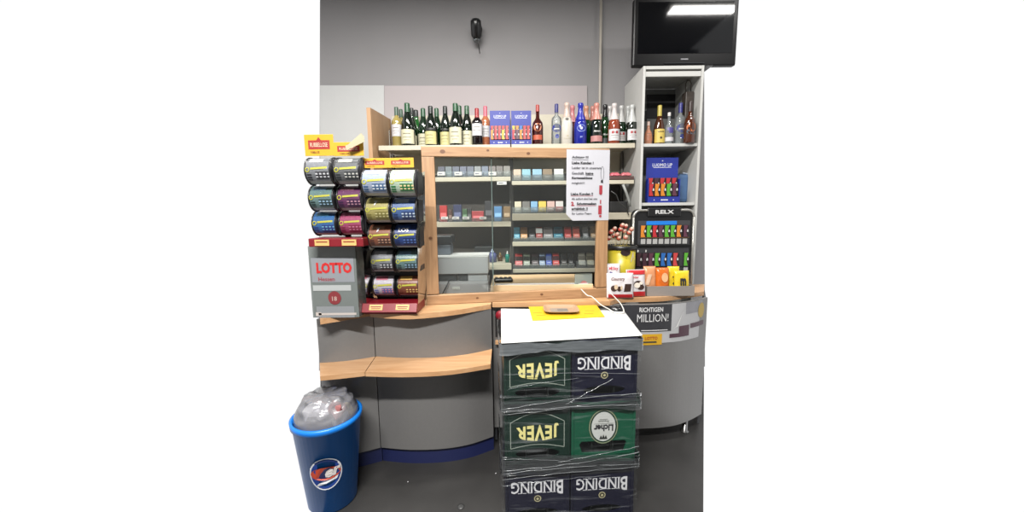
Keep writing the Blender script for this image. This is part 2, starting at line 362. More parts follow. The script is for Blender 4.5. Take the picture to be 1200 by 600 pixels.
bottle('green wine bottle with black cap behind the tall wide one at left', 'flute', 483.5, 127.3, YR, ZT, 5.5, GM, CAPD, .84, LABC, (.05, .32))
bottle('bright green wine bottle with dark cap behind, right of the tall wide bottle', 'flute', 488.5, 129.5, 3.25, ZT, 6, GL, CAPD, .84)
bottle('dark green wine bottle with plain cream label, before the banded label bottles', 'flute', 496.8, 127.5, YR, ZT, 6.2, GM, CAPG, .80, LABC, (.02, .36))
bottle('dark wine bottle with yellow label and black band, left of the two banded ones', 'flute', 505.5, 125, YF, ZT, 6.5, GD, CAPD, .82, LABY, (.04, .36), BAND)
bottle('green-capped dark wine bottle between the two bottles with banded labels', 'flute', 512.5, 127.5, YR, ZT, 6, GM, CAPG, .80)
bottle('dark wine bottle with yellow label and black band, right of the two banded ones', 'flute', 522.5, 125, 3.065, ZT, 6, GD, CAPD, .82, LABY, (.04, .36), BAND)
bottle('wine bottle with bright green cap standing behind the cream label bottle', 'flute', 539, 124.5, 3.17, ZT, 6.2, GD, CAPG, .80)
bottle('dark wine bottle with green cap and tall cream label, middle of the wines', 'flute', 534.5, 121.8, 3.002, ZT, 7, GD, CAPG, .82, LABC, (.04, .42))
bottle('dark wine bottle with green cap, left neighbour of the red-capped bottle', 'flute', 547.7, 124.5, 3.07, ZT, 6.3, GD, CAPG, .80, LABC, (.04, .38))
bottle('red wine bottle with red cap and white label beside the rosé', 'bordeaux', 559.4, 127.5, YF, ZT, 5.7, M((20, 10, 14), .08, spec=.8), M((164, 34, 40), .4), .76, LABW, (.26, .58))
bottle('rosé wine bottle with pink cap and white label left of the blue boxes', 'bordeaux', 569.2, 125, YR-.03, ZT, 5.2, M((196, 120, 84), .1, spec=.8), M((226, 104, 124), .4), .76, LABW, (.25, .52))
bottle('dark amber rum bottle with round orange label right of the blue boxes', 'squat', 630, 123.4, YF, ZT, 5.9, M((66, 20, 16), .08, spec=.8), M((176, 66, 58), .4), .84, None, extra={'art': [(M((214, 128, 84), .5), [lambda R, H: ell_2d(0, .43*H, R*.75, .10*H, 20)], 'round_label'), (M((200, 92, 60), .5), [lambda R, H: rect_2d(0, .18*H, R*1.8, .12*H, 8)], 'label'), (M((120, 40, 30), .5), [lambda R, H: ring_2d(0, .43*H, R*.4, .06*H, .004, 20)], 'emblem')]})
VOD = {'plain': 1, 'art': [(M((36, 50, 150), .4), [lambda R, H: ell_2d(0, .40*H, R*.98, .10*H, 20)], 'round_label'), (LABW, [lambda R, H: rect_2d(0, .38*H, R*1.1, .025*H, 6)], 'label_stripe'), (M((60, 74, 160), .4), [lambda R, H: ell_2d(.1*R, .2*H, R*.4, .05*H, 16)], 'emblem')]}
bottle('clear vodka bottle with blue cap and blue label on the top shelf', 'vodka', 652, 122.4, YF, ZT, 5.3, CLEARG, M((44, 46, 120), .4), .80, None, extra=VOD)
WSP = {'art': [(M((70, 66, 60), .5), [lambda R, H: ell_2d(-.1*R, .60*H, R*.3, .035*H, 12)], 'emblem'), (M((200, 190, 160), .4), [lambda R, H: rect_2d(0, .14*H, R*1.3, .012*H, 6), lambda R, H: ell_2d(0, .2*H, R*.2, .015*H, 10)], 'print')]}
bottle('all-white sparkling wine bottle between the vodka and the blue bottle', 'sekt', 664, 121, YF, ZT, 6.3, M((224, 218, 206), .25), M((214, 190, 176), .3), .66, None, extra=WSP)
bottle('sparkling wine bottle with pink foil behind the all-white bottle', 'sekt', 670.5, 124.3, YR, ZT, 5.8, M((90, 40, 44), .1), M((208, 128, 132), .3), .6)
BSP = {'art': [(M((150, 170, 235), .3), [lambda R, H: ring_2d(0, .38*H, R*.72, .085*H, .005, 24)], 'emblem')], 'text': [('e', .07, M((225, 230, 245), .3), .38, .3), ('M7', .04, M((150, 165, 230), .3), .17)]}
bottle('bright blue sparkling wine bottle with round swirl emblem', 'sekt', 680, 121.5, YF, ZT, 6.7, M((34, 44, 158), .15), M((40, 46, 170), .25), .6, None, extra=BSP)
bottle('green sparkling wine bottle with orange-gold foil behind the blue bottle', 'sekt', 686.5, 124.8, YR, ZT, 6, GG, M((208, 148, 116), .3), .66)
bottle('green sparkling wine bottle with dull pink foil behind, left of the pink-label one', 'sekt', 694.3, 125, 3.22, ZT, 6, GG, M((200, 134, 122), .3), .66)
SCR = {'plain': 1, 'text': [('Mumm', .045, M((225, 225, 220), .4), .31, .5)]}
bottle('dark green sparkling wine bottle with rose foil, script and pink label', 'sekt', 698.6, 121.5, YF, ZT, 6.4, GD, M((212, 142, 128), .3), .60, M((196, 136, 132), .5), (.06, .20), SCR)
SCR2 = {'plain': 1, 'text': [('Mumm', .045, M((200, 205, 200), .4), .27, .5)]}
bottle('green sparkling wine bottle with black foil and dark label', 'sekt', 708.6, 123.2, 3.10, ZT, 5.6, GG, M((24, 24, 26), .3), .70, M((60, 66, 66), .5), (.06, .18), SCR2)
LR = {'art': [(M((180, 40, 48), .5), [lambda R, H: rect_2d(-.35*R, .28*H, R*.4, .06*H, 3), lambda R, H: rect_2d(.35*R, .28*H, R*.4, .06*H, 3)], 'print')]}
bottle('green sparkling wine bottle with white foil hidden behind the rosé sparkling bottle', 'sekt', 714, 125, YR, ZT, 5.6, GG, M((214, 210, 208), .3), .55)
bottle('rosé sparkling wine bottle with white foil and red-printed label', 'sekt', 719.3, 121.7, YF, ZT, 6.2, M((152, 70, 48), .12), M((222, 214, 212), .3), .60, LABW, (.08, .36), LR)
bottle('green sparkling wine bottle with silver foil and greyish red-printed label', 'sekt', 727.5, 124.3, 3.07, ZT, 5.4, GM, M((206, 206, 204), .3), .58, M((206, 200, 198), .5), (.1, .33), LR)
bottle('green sparkling wine bottle with silver foil behind the last one at right', 'sekt', 735.2, 124.5, YR, ZT, 5.2, GM, M((196, 198, 196), .3), .55)
bottle('green sparkling wine bottle with white label, rightmost on the top shelf', 'sekt', 741.5-1.5, 123.3, 2.995, ZT, 5.6, GD, M((208, 210, 208), .3), .55, LABW, (.08, .36), LR)
gc = 'spirits inside the white cabinet'; YC = 2.96
bottle('small peach-coloured liqueur bottle at the left in the white cabinet', 'cone', 759.5, 143, YC, CZ2, 4.2, M((196, 140, 112), .12), M((220, 190, 176), .3), .84, M((202, 128, 92), .5), (.2, .62), group=gc)
bottle('brown brandy bottle with yellow label in the white cabinet', 'cone', 772, 124, YC, CZ2, 6, M((74, 36, 14), .08, spec=.8), M((206, 188, 90), .4), .74, M((222, 196, 96), .5), (.06, .40), {'plain': 1, 'art': [(M((70, 50, 20), .5), [lambda R, H: ell_2d(0, .18*H, R*.2, .03*H, 12), lambda R, H: rect_2d(0, .33*H, R*1.1, .02*H, 5)], 'print')]}, gc)
bottle('clear bottle with white stopper and purple print in the white cabinet', 'squat', 783.3, 132.3, YC, CZ2, 5.0, CLEARG, M((232, 228, 224), .4), .90, M((226, 222, 226), .5), (.12, .24), {'plain': 1, 'art': [(M((84, 76, 148), .4), [lambda R, H: rect_2d(0, .48*H, R*1.4, .10*H, 6), lambda R, H: rect_2d(.1*R, .40*H, R*1.0, .07*H, 6)], 'print')]}, gc)
bottle('clear vodka bottle with blue cap inside the white cabinet', 'vodka', 796.3, 121.3, YC, CZ2, 5.4, CLEARG, M((44, 46, 130), .4), .78, None, extra=VOD, group=gc)
bottle('broad amber rum bottle with orange and blue round label in the cabinet', 'squat', 807.5, 119, YC-.09, CZ2, 5.6, M((82, 36, 14), .08, spec=.8), M((54, 36, 32), .4), .76, None, extra={'art': [(M((212, 112, 46), .5), [lambda R, H: ell_2d(0, .37*H, R*1.0, .10*H, 20)], 'round_label'), (M((48, 84, 104), .5), [lambda R, H: ell_2d(0, .27*H, R*.95, .07*H, 20)], 'round_label')]}, group=gc)
a = P(809.5, 111, 3.02)
t = thing('gift_box', 'dark marbled gift box with wire handle behind the rum bottle', 'box', (CX1-.018-.036, 2.975, CZ2+.001))
h = a.z-CZ2
MB().box((0, 0, h/2), (.062, .07, h), bev=.004).build('box', M((70, 62, 56), .4, var=.6, scale=40), t)
MB().tube([(-.02, 0, h), (-.02, 0, h+.07), (-.01, 0, h+.09), (.01, 0, h+.09), (.02, 0, h+.07), (.02, 0, h)], .004, 8).build('wire_handle', M((110, 104, 98), .3, .8), t)
# ------------------------------------------------------------------ blue vape boxes
PODC = {'r': (196, 44, 52), 'o': (226, 140, 40), 'g': (92, 178, 52), 'd': (70, 40, 52), 'b': (40, 110, 190), 'p': (210, 70, 70), 'y': (232, 190, 60), 'v': (98, 52, 72)}
def vape_pack(w_, h_, code, parent, cx, z, y, th=.016, name='vape_pack'):
    mb = MB(); mb.box((cx, y, z+h_/2), (w_*.94, th, h_), 1, bev=.001)
    f = y-th/2-.0008
    mb.add([(cx-w_*.47, f, z), (cx+w_*.28, f, z), (cx-.02*w_, f, z+h_*.42), (cx+w_*.28, f, z+h_*.98), (cx-w_*.47, f, z+h_*.98)], [(0, 1, 2, 3, 4)], 0)
    mb.add([(cx+w_*.1, f, z+h_*.42), (cx+w_*.4, f, z+h_*.42), (cx+w_*.33, f, z+h_*.62), (cx+w_*.17, f, z+h_*.62)], [(0, 1, 2, 3)], 2)
    return mb.build(name, [M(PODC[code], .45), M((36, 22, 26), .4), M((225, 225, 225), .5)], parent)
def vape_box(label, x0, x1, ytop, ybot, Y, zb, rows, txt='LUOMO UP', group=None):
    a = P(x0, ytop, Y); b = P(x1, ybot, Y); W_ = b.x-a.x; H = a.z-zb
    t = thing('vape_display_box', label, 'display box', ((a.x+b.x)/2, Y, zb+.001), 0, group)
    BLU = M((28, 48, 156), .5)
    m = MB(); m.box((0, .05, H/2), (W_, .006, H), bev=.001).box((-W_/2+.003, .025, H*.26), (.006, .05, H*.52)).box((W_/2-.003, .025, H*.26), (.006, .05, H*.52))
    m.box((0, 0, H*.065), (W_, .006, H*.13)).box((0, .025, .003), (W_, .05, .006)).build('carton', BLU, t)
    WH = M((225, 228, 240), .5)
    lettering(txt, H*.07, WH, t, flat(0, .0465, H*.84), width=W_*.62, bold=.02)
    art([rect_2d(0, H*.785, W_*.56, H*.012), ell_2d(0, H*.93, W_*.02, H*.012, 10)], WH, t, flat(0, .0465))
    art([ell_2d(-W_*.3, H*.06, .004, .004, 10), ell_2d(W_*.3, H*.06, .004, .004, 10), rect_2d(W_*.04, H*.06, W_*.18, H*.025), ell_2d(-W_*.07, H*.06, .006, .006, 10)], WH, t, flat(0, -.0035))
    for j, row in enumerate(rows):
        n = len(row); pw = W_*.92/n
        for i, ch in enumerate(row):
            if ch == ' ': continue
            p = vape_pack(pw, H*.27, ch, None, 0, 0, 0); place(p, ((a.x+b.x)/2-W_*.46+pw*(i+.5), Y+.012+.018*j, zb+.008+H*(.13+.13*j)))
            tag(p, VL[ch]+' vape pack in the '+label.split(' vape')[0]+' carton, '+('front' if j == 0 else 'rear')+' row slot '+NUM[i], 'vape pack', 'vape packs in the blue cartons')
    return t
VL = {'r': 'red', 'o': 'orange', 'g': 'green', 'd': 'dark', 'b': 'blue', 'p': 'salmon red', 'y': 'yellow', 'v': 'plum'}
NUM = ['at far left', 'second from left', 'third from left', 'fourth from left', 'fifth from left', 'sixth from left', 'seventh from left', 'at far right']
vape_box('left blue vape display box on the top shelf beside the rosé wine', 573.5, 598, 128, 168, 2.97, ZT, ['orryp', 'rpprp'])
vape_box('right blue vape display box on the top shelf beside the rum', 599, 623, 128, 168, 2.97, ZT, ['rvopp', 'yobrr'])
vape_box('large blue vape display box in the white cabinet above the black stand', 760.5, 796, 184, 242, 2.875, CZ3, ['rooGv'.replace('G', 'g'), 'rdrrr'])
a = P(798, 200, 3.03)
t = thing('plastic_container', 'pale blue rounded plastic container behind the large blue carton', 'container', (a.x+.0, 3.03, CZ3+.001))
MB().box((0, 0, .115), (.12, .09, .23), bev=.03).build('body', M((92, 128, 176), .3), t)
MB().tube([(.062, -.03, .02), (.064, -.03, .20), (.05, -.03, .225), (.0, -.03, .235)], .005, 8).build('rim', M((190, 205, 225), .3), t)
o = MB().box((0, 0, .12), (.12, .05, .24), bev=.003).build('dark_box', M((20, 24, 40), .4)); place(o, (P(783, 200, 3.15).x, 3.18, CZ3+.001)); tag(o, 'dark navy box at the back of the cabinet behind the blue carton', 'box')
# ================================================================== cigarette trays, packs and small goods
def tray(x0, x1, Y, zb, h, label, grp='clear acrylic trays on the shelves'):
    a = P(x0, 250, Y).x; b = P(x1, 250, Y).x
    t = thing('acrylic_tray', label, 'tray', ((a+b)/2, Y, zb+.001), 0, grp); w_ = b-a
    m = MB(); m.box((0, 0, h/2), (w_, .003, h)); m.box((0, .11, .0015), (w_, .22, .003))
    n = max(1, round(w_/.075))
    m.build('tray', ACR, t)
    for i in range(n+1): MB().box((-w_/2+w_*i/n, .11, h*.45), (.003, .216, h*.9)).build('divider', ACR, t)
    return t
def pack(px0, px1, Y, zb, lean, lower, upper, label, h=.088, d=.024, grp='cigarette packs in the trays', split=.5, up=0.0, cat='cigarette pack', nm='cigarette_pack'):
    a = P(px0, 250, Y).x; b = P(px1, 250, Y).x; w_ = b-a-.002
    m = MB(); m.box((0, 0, h/2), (w_, d, h), 0, bev=.0015)
    f = -d/2-.0007
    m.add([(-w_*.49, f, h*split), (w_*.49, f, h*split), (w_*.49, f, h*.985), (-w_*.49, f, h*.985)], [(0, 1, 2, 3)], 1)
    m.add([(-w_*.3, f, h*split*.5), (w_*.3, f, h*split*.5), (w_*.3, f, h*split*.68), (-w_*.3, f, h*split*.68)], [(0, 1, 2, 3)], 2)
    o = m.build(nm, [M(lower, .35), M(upper, .4), M(tuple(min(255, int(x*.4+150)) for x in lower), .5)])
    place(o, ((a+b)/2, Y, zb+.004+up), 0, -math.radians(lean)); tag(o, label, cat, grp); return o
for (x0, x1, z, r) in ((601, 661, zr2, 'upper'), (601, 661, zr3, 'second'), (601, 661, zr4, 'third'), (601, 674, zr5, 'lowest')):
    tray(x0, x1, 2.975, z, .05 if z > zr4 else .035, 'clear divided acrylic tray on the %s shelf of the right unit' % r)
tray(662, 711, 2.975, zr3, .05, 'clear acrylic tray on the second right shelf behind the notice')
tray(662, 711, 2.975, zr4, .035, 'clear acrylic tray on the third shelf holding red packs')
tray(676, 711, 2.975, zr5, .06, 'clear acrylic tray on the lowest shelf holding cream packs')
K = (24, 24, 26)
rows = [
 (zr2, 8, .02, [(602, 611, (196, 168, 140), (206, 178, 150), 'beige'), (612, 622, (110, 180, 200), (130, 190, 206), 'light blue'), (624, 635, (90, 130, 160), (140, 190, 214), 'steel blue'), (636, 647, (110, 88, 60), (140, 116, 84), 'brown'), (649, 660, (206, 204, 200), (228, 228, 226), 'white')], 'on the upper shelf'),
 (zr3, 8, .03, [(603, 611, (180, 166, 140), (212, 200, 170), 'cream skull-printed'), (612, 621, (120, 114, 104), (90, 86, 80), 'grey brown'), (622, 630, (90, 150, 200), (120, 176, 216), 'sky blue'), (631, 640, (232, 190, 40), (238, 200, 60), 'yellow'), (641, 650, (206, 160, 150), (220, 180, 170), 'pale pink'), (651, 660, (190, 90, 90), (220, 214, 210), 'red striped')], 'on the second shelf'),
 (zr4, 38, .0, [(602, 609, (90, 176, 206), (40, 100, 120), 'light blue'), (610, 618, (230, 170, 110), (120, 84, 50), 'orange'), (620, 627, (60, 60, 66), K, 'black'), (628, 636, (160, 44, 40), (232, 230, 228), 'white and red'), (637, 648, (150, 146, 148), (120, 112, 112), 'grey'), (649, 660, (20, 120, 146), (50, 60, 70), 'teal'), (662, 670, (206, 66, 62), (190, 60, 60), 'bright red'), (672, 680, (222, 110, 94), (206, 90, 80), 'salmon'), (684, 690, (150, 150, 154), (120, 118, 118), 'silver'), (693, 701, (196, 160, 120), (150, 120, 90), 'tan')], 'on the third shelf'),
 (zr5, 38, .0, [(603, 612, (200, 40, 38), (60, 30, 30), 'red'), (613, 621, (140, 150, 130), (44, 50, 44), 'grey green'), (623, 631, (60, 36, 44), K, 'burgundy black'), (632, 639, (150, 170, 200), (30, 40, 60), 'pale blue'), (640, 647, (40, 80, 190), (100, 120, 170), 'royal blue'), (648, 656, (210, 50, 50), (90, 50, 60), 'red and white'), (658, 665, (50, 44, 44), K, 'brown black'), (667, 673, (36, 36, 38), K, 'charcoal'), (679, 687, (226, 220, 206), (170, 164, 150), 'cream'), (689, 697, (222, 212, 180), (160, 150, 120), 'pale yellow')], 'on the lowest shelf')]
for zb, lean, up, items, where in rows:
    for (x0, x1, lo, hi, nm) in items:
        pack(x0, x1, 3.0+(.0 if lean < 20 else .01), zb, lean, lo, hi, '%s cigarette pack %s of the right unit' % (nm, where), up=.004 if lean < 20 else .012, h=.10 if (nm.startswith('white and')) else .088)
        pack(x0, x1, 3.04+(.01 if lean > 20 else 0)+.015, zb, lean, hi, lo, 'rear %s cigarette pack %s of the right unit' % (nm, where), up=.006 if lean < 20 else .03)
# left unit, second shelf: packs in a tray with price tags
tray(514, 599, 2.975, zl2, .045, 'clear acrylic tray of dark packs on the left second shelf')
lx = 515
cols = [((40, 52, 92), 'navy'), ((110, 130, 140), 'grey blue'), ((60, 76, 120), 'slate blue'), ((66, 80, 130), 'indigo'), ((56, 72, 116), 'denim blue'), ((150, 156, 160), 'silver'), ((90, 110, 150), 'dusty blue'), ((120, 96, 92), 'mauve brown'), ((104, 84, 76), 'brown'), ((150, 140, 130), 'taupe')]
for i, (c, nm) in enumerate(cols):
    pack(lx, lx+7.8, 3.01, zl2, 6, c, tuple(int(v*.75) for v in c), '%s cigarette pack on the second shelf of the left unit' % nm, up=.004, h=.08); lx += 8.4
def price_tag(px, py, Y, w_, h_, label, n=3):
    c = P(px, py, Y); t = thing('price_tag', label, 'price tag', (c.x, Y, c.z), 0, 'white price tags on the shelves')
    MB().box((0, 0, 0), (w_, .002, h_), bev=.0005).build('card', M((236, 234, 228), .6), t)
    art([rect_2d(-w_*.1, 0, w_*.5, h_*.25)], M((120, 120, 140), .6), t, flat(0, -.0018))
    return t
for i, px in enumerate((517, 537, 560, 577)): price_tag(px, 203.5, 2.965, .06, .028, 'white price tag on the left second shelf tray, %s' % ['leftmost', 'second from left', 'third from left', 'rightmost'][i])
price_tag(588, 214.5, 2.93, .075, .026, 'white price tag hanging just below the left second shelf')
# third shelf of the left unit
def item(px0, px1, y0, Y, zb, c, label, nm='small_box', c2=None, d=.03):
    a = P(px0, y0, Y); b = P(px1, y0, Y); h = a.z-zb; w_ = b.x-a.x
    m = MB(); m.box((0, 0, h/2), (w_, d, h), 0, bev=.002); f = -d/2-.0008
    m.add([(-w_*.4, f, h*.3), (w_*.4, f, h*.3), (w_*.4, f, h*.55), (-w_*.4, f, h*.55)], [(0, 1, 2, 3)], 1)
    o = m.build(nm, [M(c, .4), M(c2 or tuple(min(255, v+70) for v in c), .5)]); place(o, ((a.x+b.x)/2, Y, zb+.001), random.uniform(-.08, .08)); tag(o, label, 'box', 'small goods on the left third shelf'); return o
for a in ((515.5, 524, 241, (196, 50, 50), 'red upright pack at the left of the third shelf'), (526, 530, 246, (90, 60, 50), 'narrow brown pack beside the red pack'), (531.5, 541, 240, (44, 52, 92), 'navy box with small cap on the third shelf'),
          (542, 547.5, 245, (60, 96, 60), 'dark green pack right of the navy box'), (548, 552.5, 244, (40, 40, 40), 'black pack in the middle of the third shelf'), (553, 567, 247.5, (176, 60, 64), 'wide low red box in the middle of the third shelf'),
          (568, 578, 236, (34, 34, 40), 'tall black box on the third shelf'), (579, 588, 242, (86, 140, 190), 'light blue pack toward the right of the third shelf'), (590, 598, 242, (140, 112, 76), 'tan pack at the right end of the third shelf')):
    item(a[0], a[1], a[2], 3.03, zl3, a[3], a[4])
tray(514, 598, 2.975, zl3, .03, 'low clear acrylic tray edge along the left third shelf')
for i, px in enumerate((521, 534, 546, 566)): price_tag(px, 255.5, 2.965, .055, .022, 'white price tag under the goods on the left third shelf, %s' % ['leftmost', 'second from left', 'third from left', 'rightmost'][i])
# right end of the right unit (visible right of the wooden frame)
def pouch(x0, x1, y, Y, zb, c, label, h=.03):
    a = P(x0, y, Y); b = P(x1, y, Y); w_ = b.x-a.x; m = MB(); vs = []; fs = []; n = 8
    for j in range(n+1):
        for i in range(n+1):
            u = i/n*2-1; v = j/n*2-1; e = (1-u**4)*(1-v**4)
            vs.append((u*w_/2, v*.05, h*(.4+.6*e)+.004*math.sin(5*u+3*v)))
    for j in range(n):
        for i in range(n): q = j*(n+1)+i; fs.append((q, q+1, q+n+2, q+n+1))
    k = len(vs); vs += [(x, y_, .002+.0*z) for x, y_, z in vs]; fs += [tuple(k+i for i in f[::-1]) for f in fs]
    for i in range(n):
        for (p, q) in ((i, i+1), (n*(n+1)+i, n*(n+1)+i+1), (i*(n+1), (i+1)*(n+1)), (i*(n+1)+n, (i+1)*(n+1)+n)): fs.append((p, q, q+k, p+k))
    m.add(vs, fs, 0, None, True); o = m.build('tobacco_pouch', M(c, .3)); place(o, ((a.x+b.x)/2, Y, zb+.001)); tag(o, label, 'pouch', 'pouches at the right end of the shelves'); return o
zz = zr2
pouch(714, 725, 197, 3.0, zz+.03, (220, 110, 124), 'left pink tobacco pouch on the box at the right end of the shelf')
pouch(727, 738, 197, 3.0, zz+.03, (226, 128, 136), 'right pink tobacco pouch on the box at the right end of the shelf')
o = MB().box((0, 0, .015), (.19, .12, .028), bev=.004).build('flat_box', M((96, 70, 66), .4)); place(o, (P(727, 200, 3.0).x, 3.01, zz+.001)); tag(o, 'flat brown box under the two pink pouches', 'box')
o = MB().box((0, 0, .045), (.14, .1, .09), bev=.006).build('dark_box', M((30, 30, 30), .5)); place(o, (P(724, 200, 3.1).x, 3.1, zr3+.001)); tag(o, 'black box on the shelf right of the wooden screen frame', 'box')
mb = MB(); mb.tube([P(716, 224, 2.93), P(722, 228, 2.93), P(726, 238, 2.93), P(733, 243, 2.93), P(737, 252, 2.93)], .004, 8)
tag(mb.build('headphone_cable', M((60, 60, 58), .4)), 'dark looped cable hanging at the right end of the shelves', 'cable')
mb = MB(); mb.tube([P(730, 216, 2.925), P(734, 226, 2.925), P(737.5, 236, 2.925), P(738, 242, 2.925)], .011, 8)
tag(mb.build('grey_hose', M((150, 152, 148), .4)), 'pale grey tube hanging beside the white cabinet', 'tube')
# ================================================================== counter
Z1 = .95; TH = .028; ZL = .67
def G2(px, py, z): g = G(px, py, z); return (g.x, g.y)
def unit(label, lip, face, rear, ledge=None, plinth=True, niche=False, legs=(), bottom=.1):
    t = thing('counter_unit', label, 'counter', (0, 0, 0))
    lp = [tuple(p) for p in spline([(x, y, 0) for x, y in lip])]; fp = [tuple(p) for p in spline([(x, y, 0) for x, y in face])]
    lp = [(p[0], p[1]) for p in lp]; fp = [(p[0], p[1]) for p in fp]
    MB().prism(lp+rear[::-1], Z1-TH, Z1).build('worktop', WOOD, t)
    MB().prism(fp+offs(fp, .018)[::-1], bottom, Z1-TH-.001).build('front_panel', GREYFACE, t)
    if ledge:
        le = [(p[0], p[1]) for p in spline([(x, y, 0) for x, y in ledge])]
        MB().prism(le+offs(fp, -.0005)[::-1], ZL-.024, ZL).build('bag_ledge', WOOD, t)
    if plinth: 
        q = offs(fp, .02); MB().prism(q+offs(q, .018)[::-1], 0, bottom-.001).build('plinth', M((24, 34, 84), .5), t)
    for s, k in ((0, 0), (1, -1)):
        f = fp[k]; r = rear[k]; d = .009 if s == 0 else -.009
        dx = r[0]-f[0]
        MB().prism([(f[0]+d-.007, f[1]+.02), (f[0]+d+.007, f[1]+.02), (f[0]+dx*.8+d+.007, f[1]+(r[1]-f[1])*.8), (f[0]+dx*.8+d-.007, f[1]+(r[1]-f[1])*.8)], .02, Z1-TH-.001).build('side_panel', M((60, 62, 66), .5), t)
    for (x, y) in legs:
        MB().lathe([(0, 0), (.028, 0), (.028, .006), (.018, .012), (.018, bottom-.004), (0, bottom-.004)], 16, c=(x, y)).build('leg', M((170, 170, 170), .25, .9), t)
    return t
XcutR = P(375, 330, 2.5).x
l0 = G2(375, 374.3, Z1); r0 = (P(375, 345, 2.5).x, 2.5)
unit('curved grey counter section at the far left with a wooden bag ledge', [l0, G2(402, 370, Z1), (-.803, 2.035)], [(G(375, 425, ZL).x-.0, 1.985), (-.94, 2.01), (-.803, 2.068)], [r0, (-.83, 2.5)], [G2(375, 441, ZL), G2(402, 438.5, ZL), (-.782, 1.862)])
unit('broad curved grey counter section with bag ledge under the ticket stand', [(-.799, 2.015), (-.66, 1.975), (-.53, 1.967), (-.33, 2.035), (-.130, 2.165)], [(-.799, 2.07), (-.62, 2.045), (-.43, 2.05), (-.27, 2.09), (-.128, 2.168)], [(-.82, 2.52), (-.13, 2.62)], [(-.778, 1.858), (-.563, 1.843), (-.34, 1.865), (-.124, 1.94)])
t3 = unit('counter section behind the stack of crates with a dark niche', [(-.124, 2.2), (.2, 2.2), (.60, 2.21)], [(-.124, 2.235), (.2, 2.235), (.60, 2.235)], [(-.124, 2.68), (.60, 2.68)], None, False, bottom=.12)
a = P(584, 365, 2.23)
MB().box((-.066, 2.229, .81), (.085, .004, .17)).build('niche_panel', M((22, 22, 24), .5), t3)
MB().box((-.066, 2.215, P(586, 400, 2.23).z), (.085, .03, .018)).build('niche_shelf', WOOD, t3)
MB().lathe([(0, 0), (.03, 0), (.03, .003), (0, .003)], 20, mx=Matrix.Translation((-.075, 2.226, P(585, 369, 2.23).z)) @ Matrix.Rotation(PI/2, 4, 'X')).build('red_sticker', M((170, 30, 50), .5), t3)
XR9 = P(825, 345, 2.7).x
tr = unit('curved grey counter section at the right with snacks and a banner', [(.604, 2.215), G2(730, 349.5, Z1), G2(773, 348.3, Z1), G2(800, 345.3, Z1), G2(825, 341.5, Z1)],
     [(.604, 2.24), (.84, 2.235), (1.03, 2.26), (1.17, 2.32), (P(826.5, 400, 2.40).x, 2.40)], [(.604, 2.62), (XR9, 2.7)], None, False, legs=[(1.165, 2.36)], bottom=.1)
# banner on the right counter face
bf = spline([(.604, 2.24, 0), (.84, 2.235, 0), (1.03, 2.26, 0), (1.17, 2.32, 0), (P(825, 400, 2.40).x, 2.40, 0)], 10)
def bfn(e=.004):
    def f(x, z):
        for p, q in zip(bf, bf[1:]):
            if p.x <= x <= q.x: k = (x-p.x)/(q.x-p.x); return Vector((x, p.y+(q.y-p.y)*k-e, z))
        q = bf[-1]; return Vector((min(x, q.x), q.y-e, z)) if x > q.x else Vector((x, bf[0].y-e, z))
    return f
zt = P(760, 357, 2.24).z; zb_ = P(760, 402, 2.24).z; bx0 = .66; bx1 = bf[-1].x-.001
bh = zt-zb_; bm_ = (zt+zb_)/2
bt = thing('advertising_banner', 'grey and white lottery jackpot banner on the right counter front', 'banner', (0, 0, 0))
def brect(x0, x1, z0, z1, n=12): return rect_2d((x0+x1)/2, (z0+z1)/2, x1-x0, z1-z0, n, 1)
art([brect(bx0, bx1, zb_, zt, 30)], M((196, 196, 198), .4), bt, bfn(.002), 'sheet')
art([brect(bx0, .995, zb_+.075, zt, 14)], M((58, 58, 62), .4, var=.3, scale=30), bt, bfn(.0035))
art([brect(.985, 1.13, zb_+.03, zb_+.055, 6), brect(1.05, 1.13, zb_+.055, zb_+.10, 4), brect(1.14, bx1, zb_+.075, zb_+.105, 6)], M((80, 44, 60), .4), bt, bfn(.0045))
art([([(1.0, zb_+.08), (1.03, zb_+.10), (1.10, zt-.02), (1.075, zt-.06), (1.04, zb_+.10)], [(0, 1, 2, 3, 4)])], M((240, 240, 238), .4), bt, bfn(.005))
art([brect(1.1, bx1, zt-.075, zt-.0, 6)], M((150, 150, 156), .4, var=.3, scale=20), bt, bfn(.0035))
art([ell_2d(1.235, zt-.07, .03, .05)], M((190, 160, 60), .4), bt, bfn(.005))
art([brect(.76, .935, zb_-.01, zb_+.06, 6)], M((226, 176, 40), .4), bt, bfn(.0045), 'logo_field')
def on(cx, cz, e=.006, rot=0):
    f = bfn(e); return lambda x, y: f(cx+x, cz+y)
WT = M((232, 232, 232), .5)
lettering('RICHTIGEN', .03, WT, bt, on(.86, zt-.03), width=.15)
lettering('MILLION!', .050, WT, bt, on(.872, zt-.083), width=.20, bold=.0)
lettering('LOTTO', .02, M((170, 40, 40), .5), bt, on(.865, zb_+.034, .0065), width=.08)
art([brect(.80, .97, zb_+.082, zb_+.087, 6)], WT, bt, bfn(.006))
art([brect(.80, .90, zb_+.004, zb_+.014, 6)], M((70, 70, 60), .4), bt, bfn(.006))
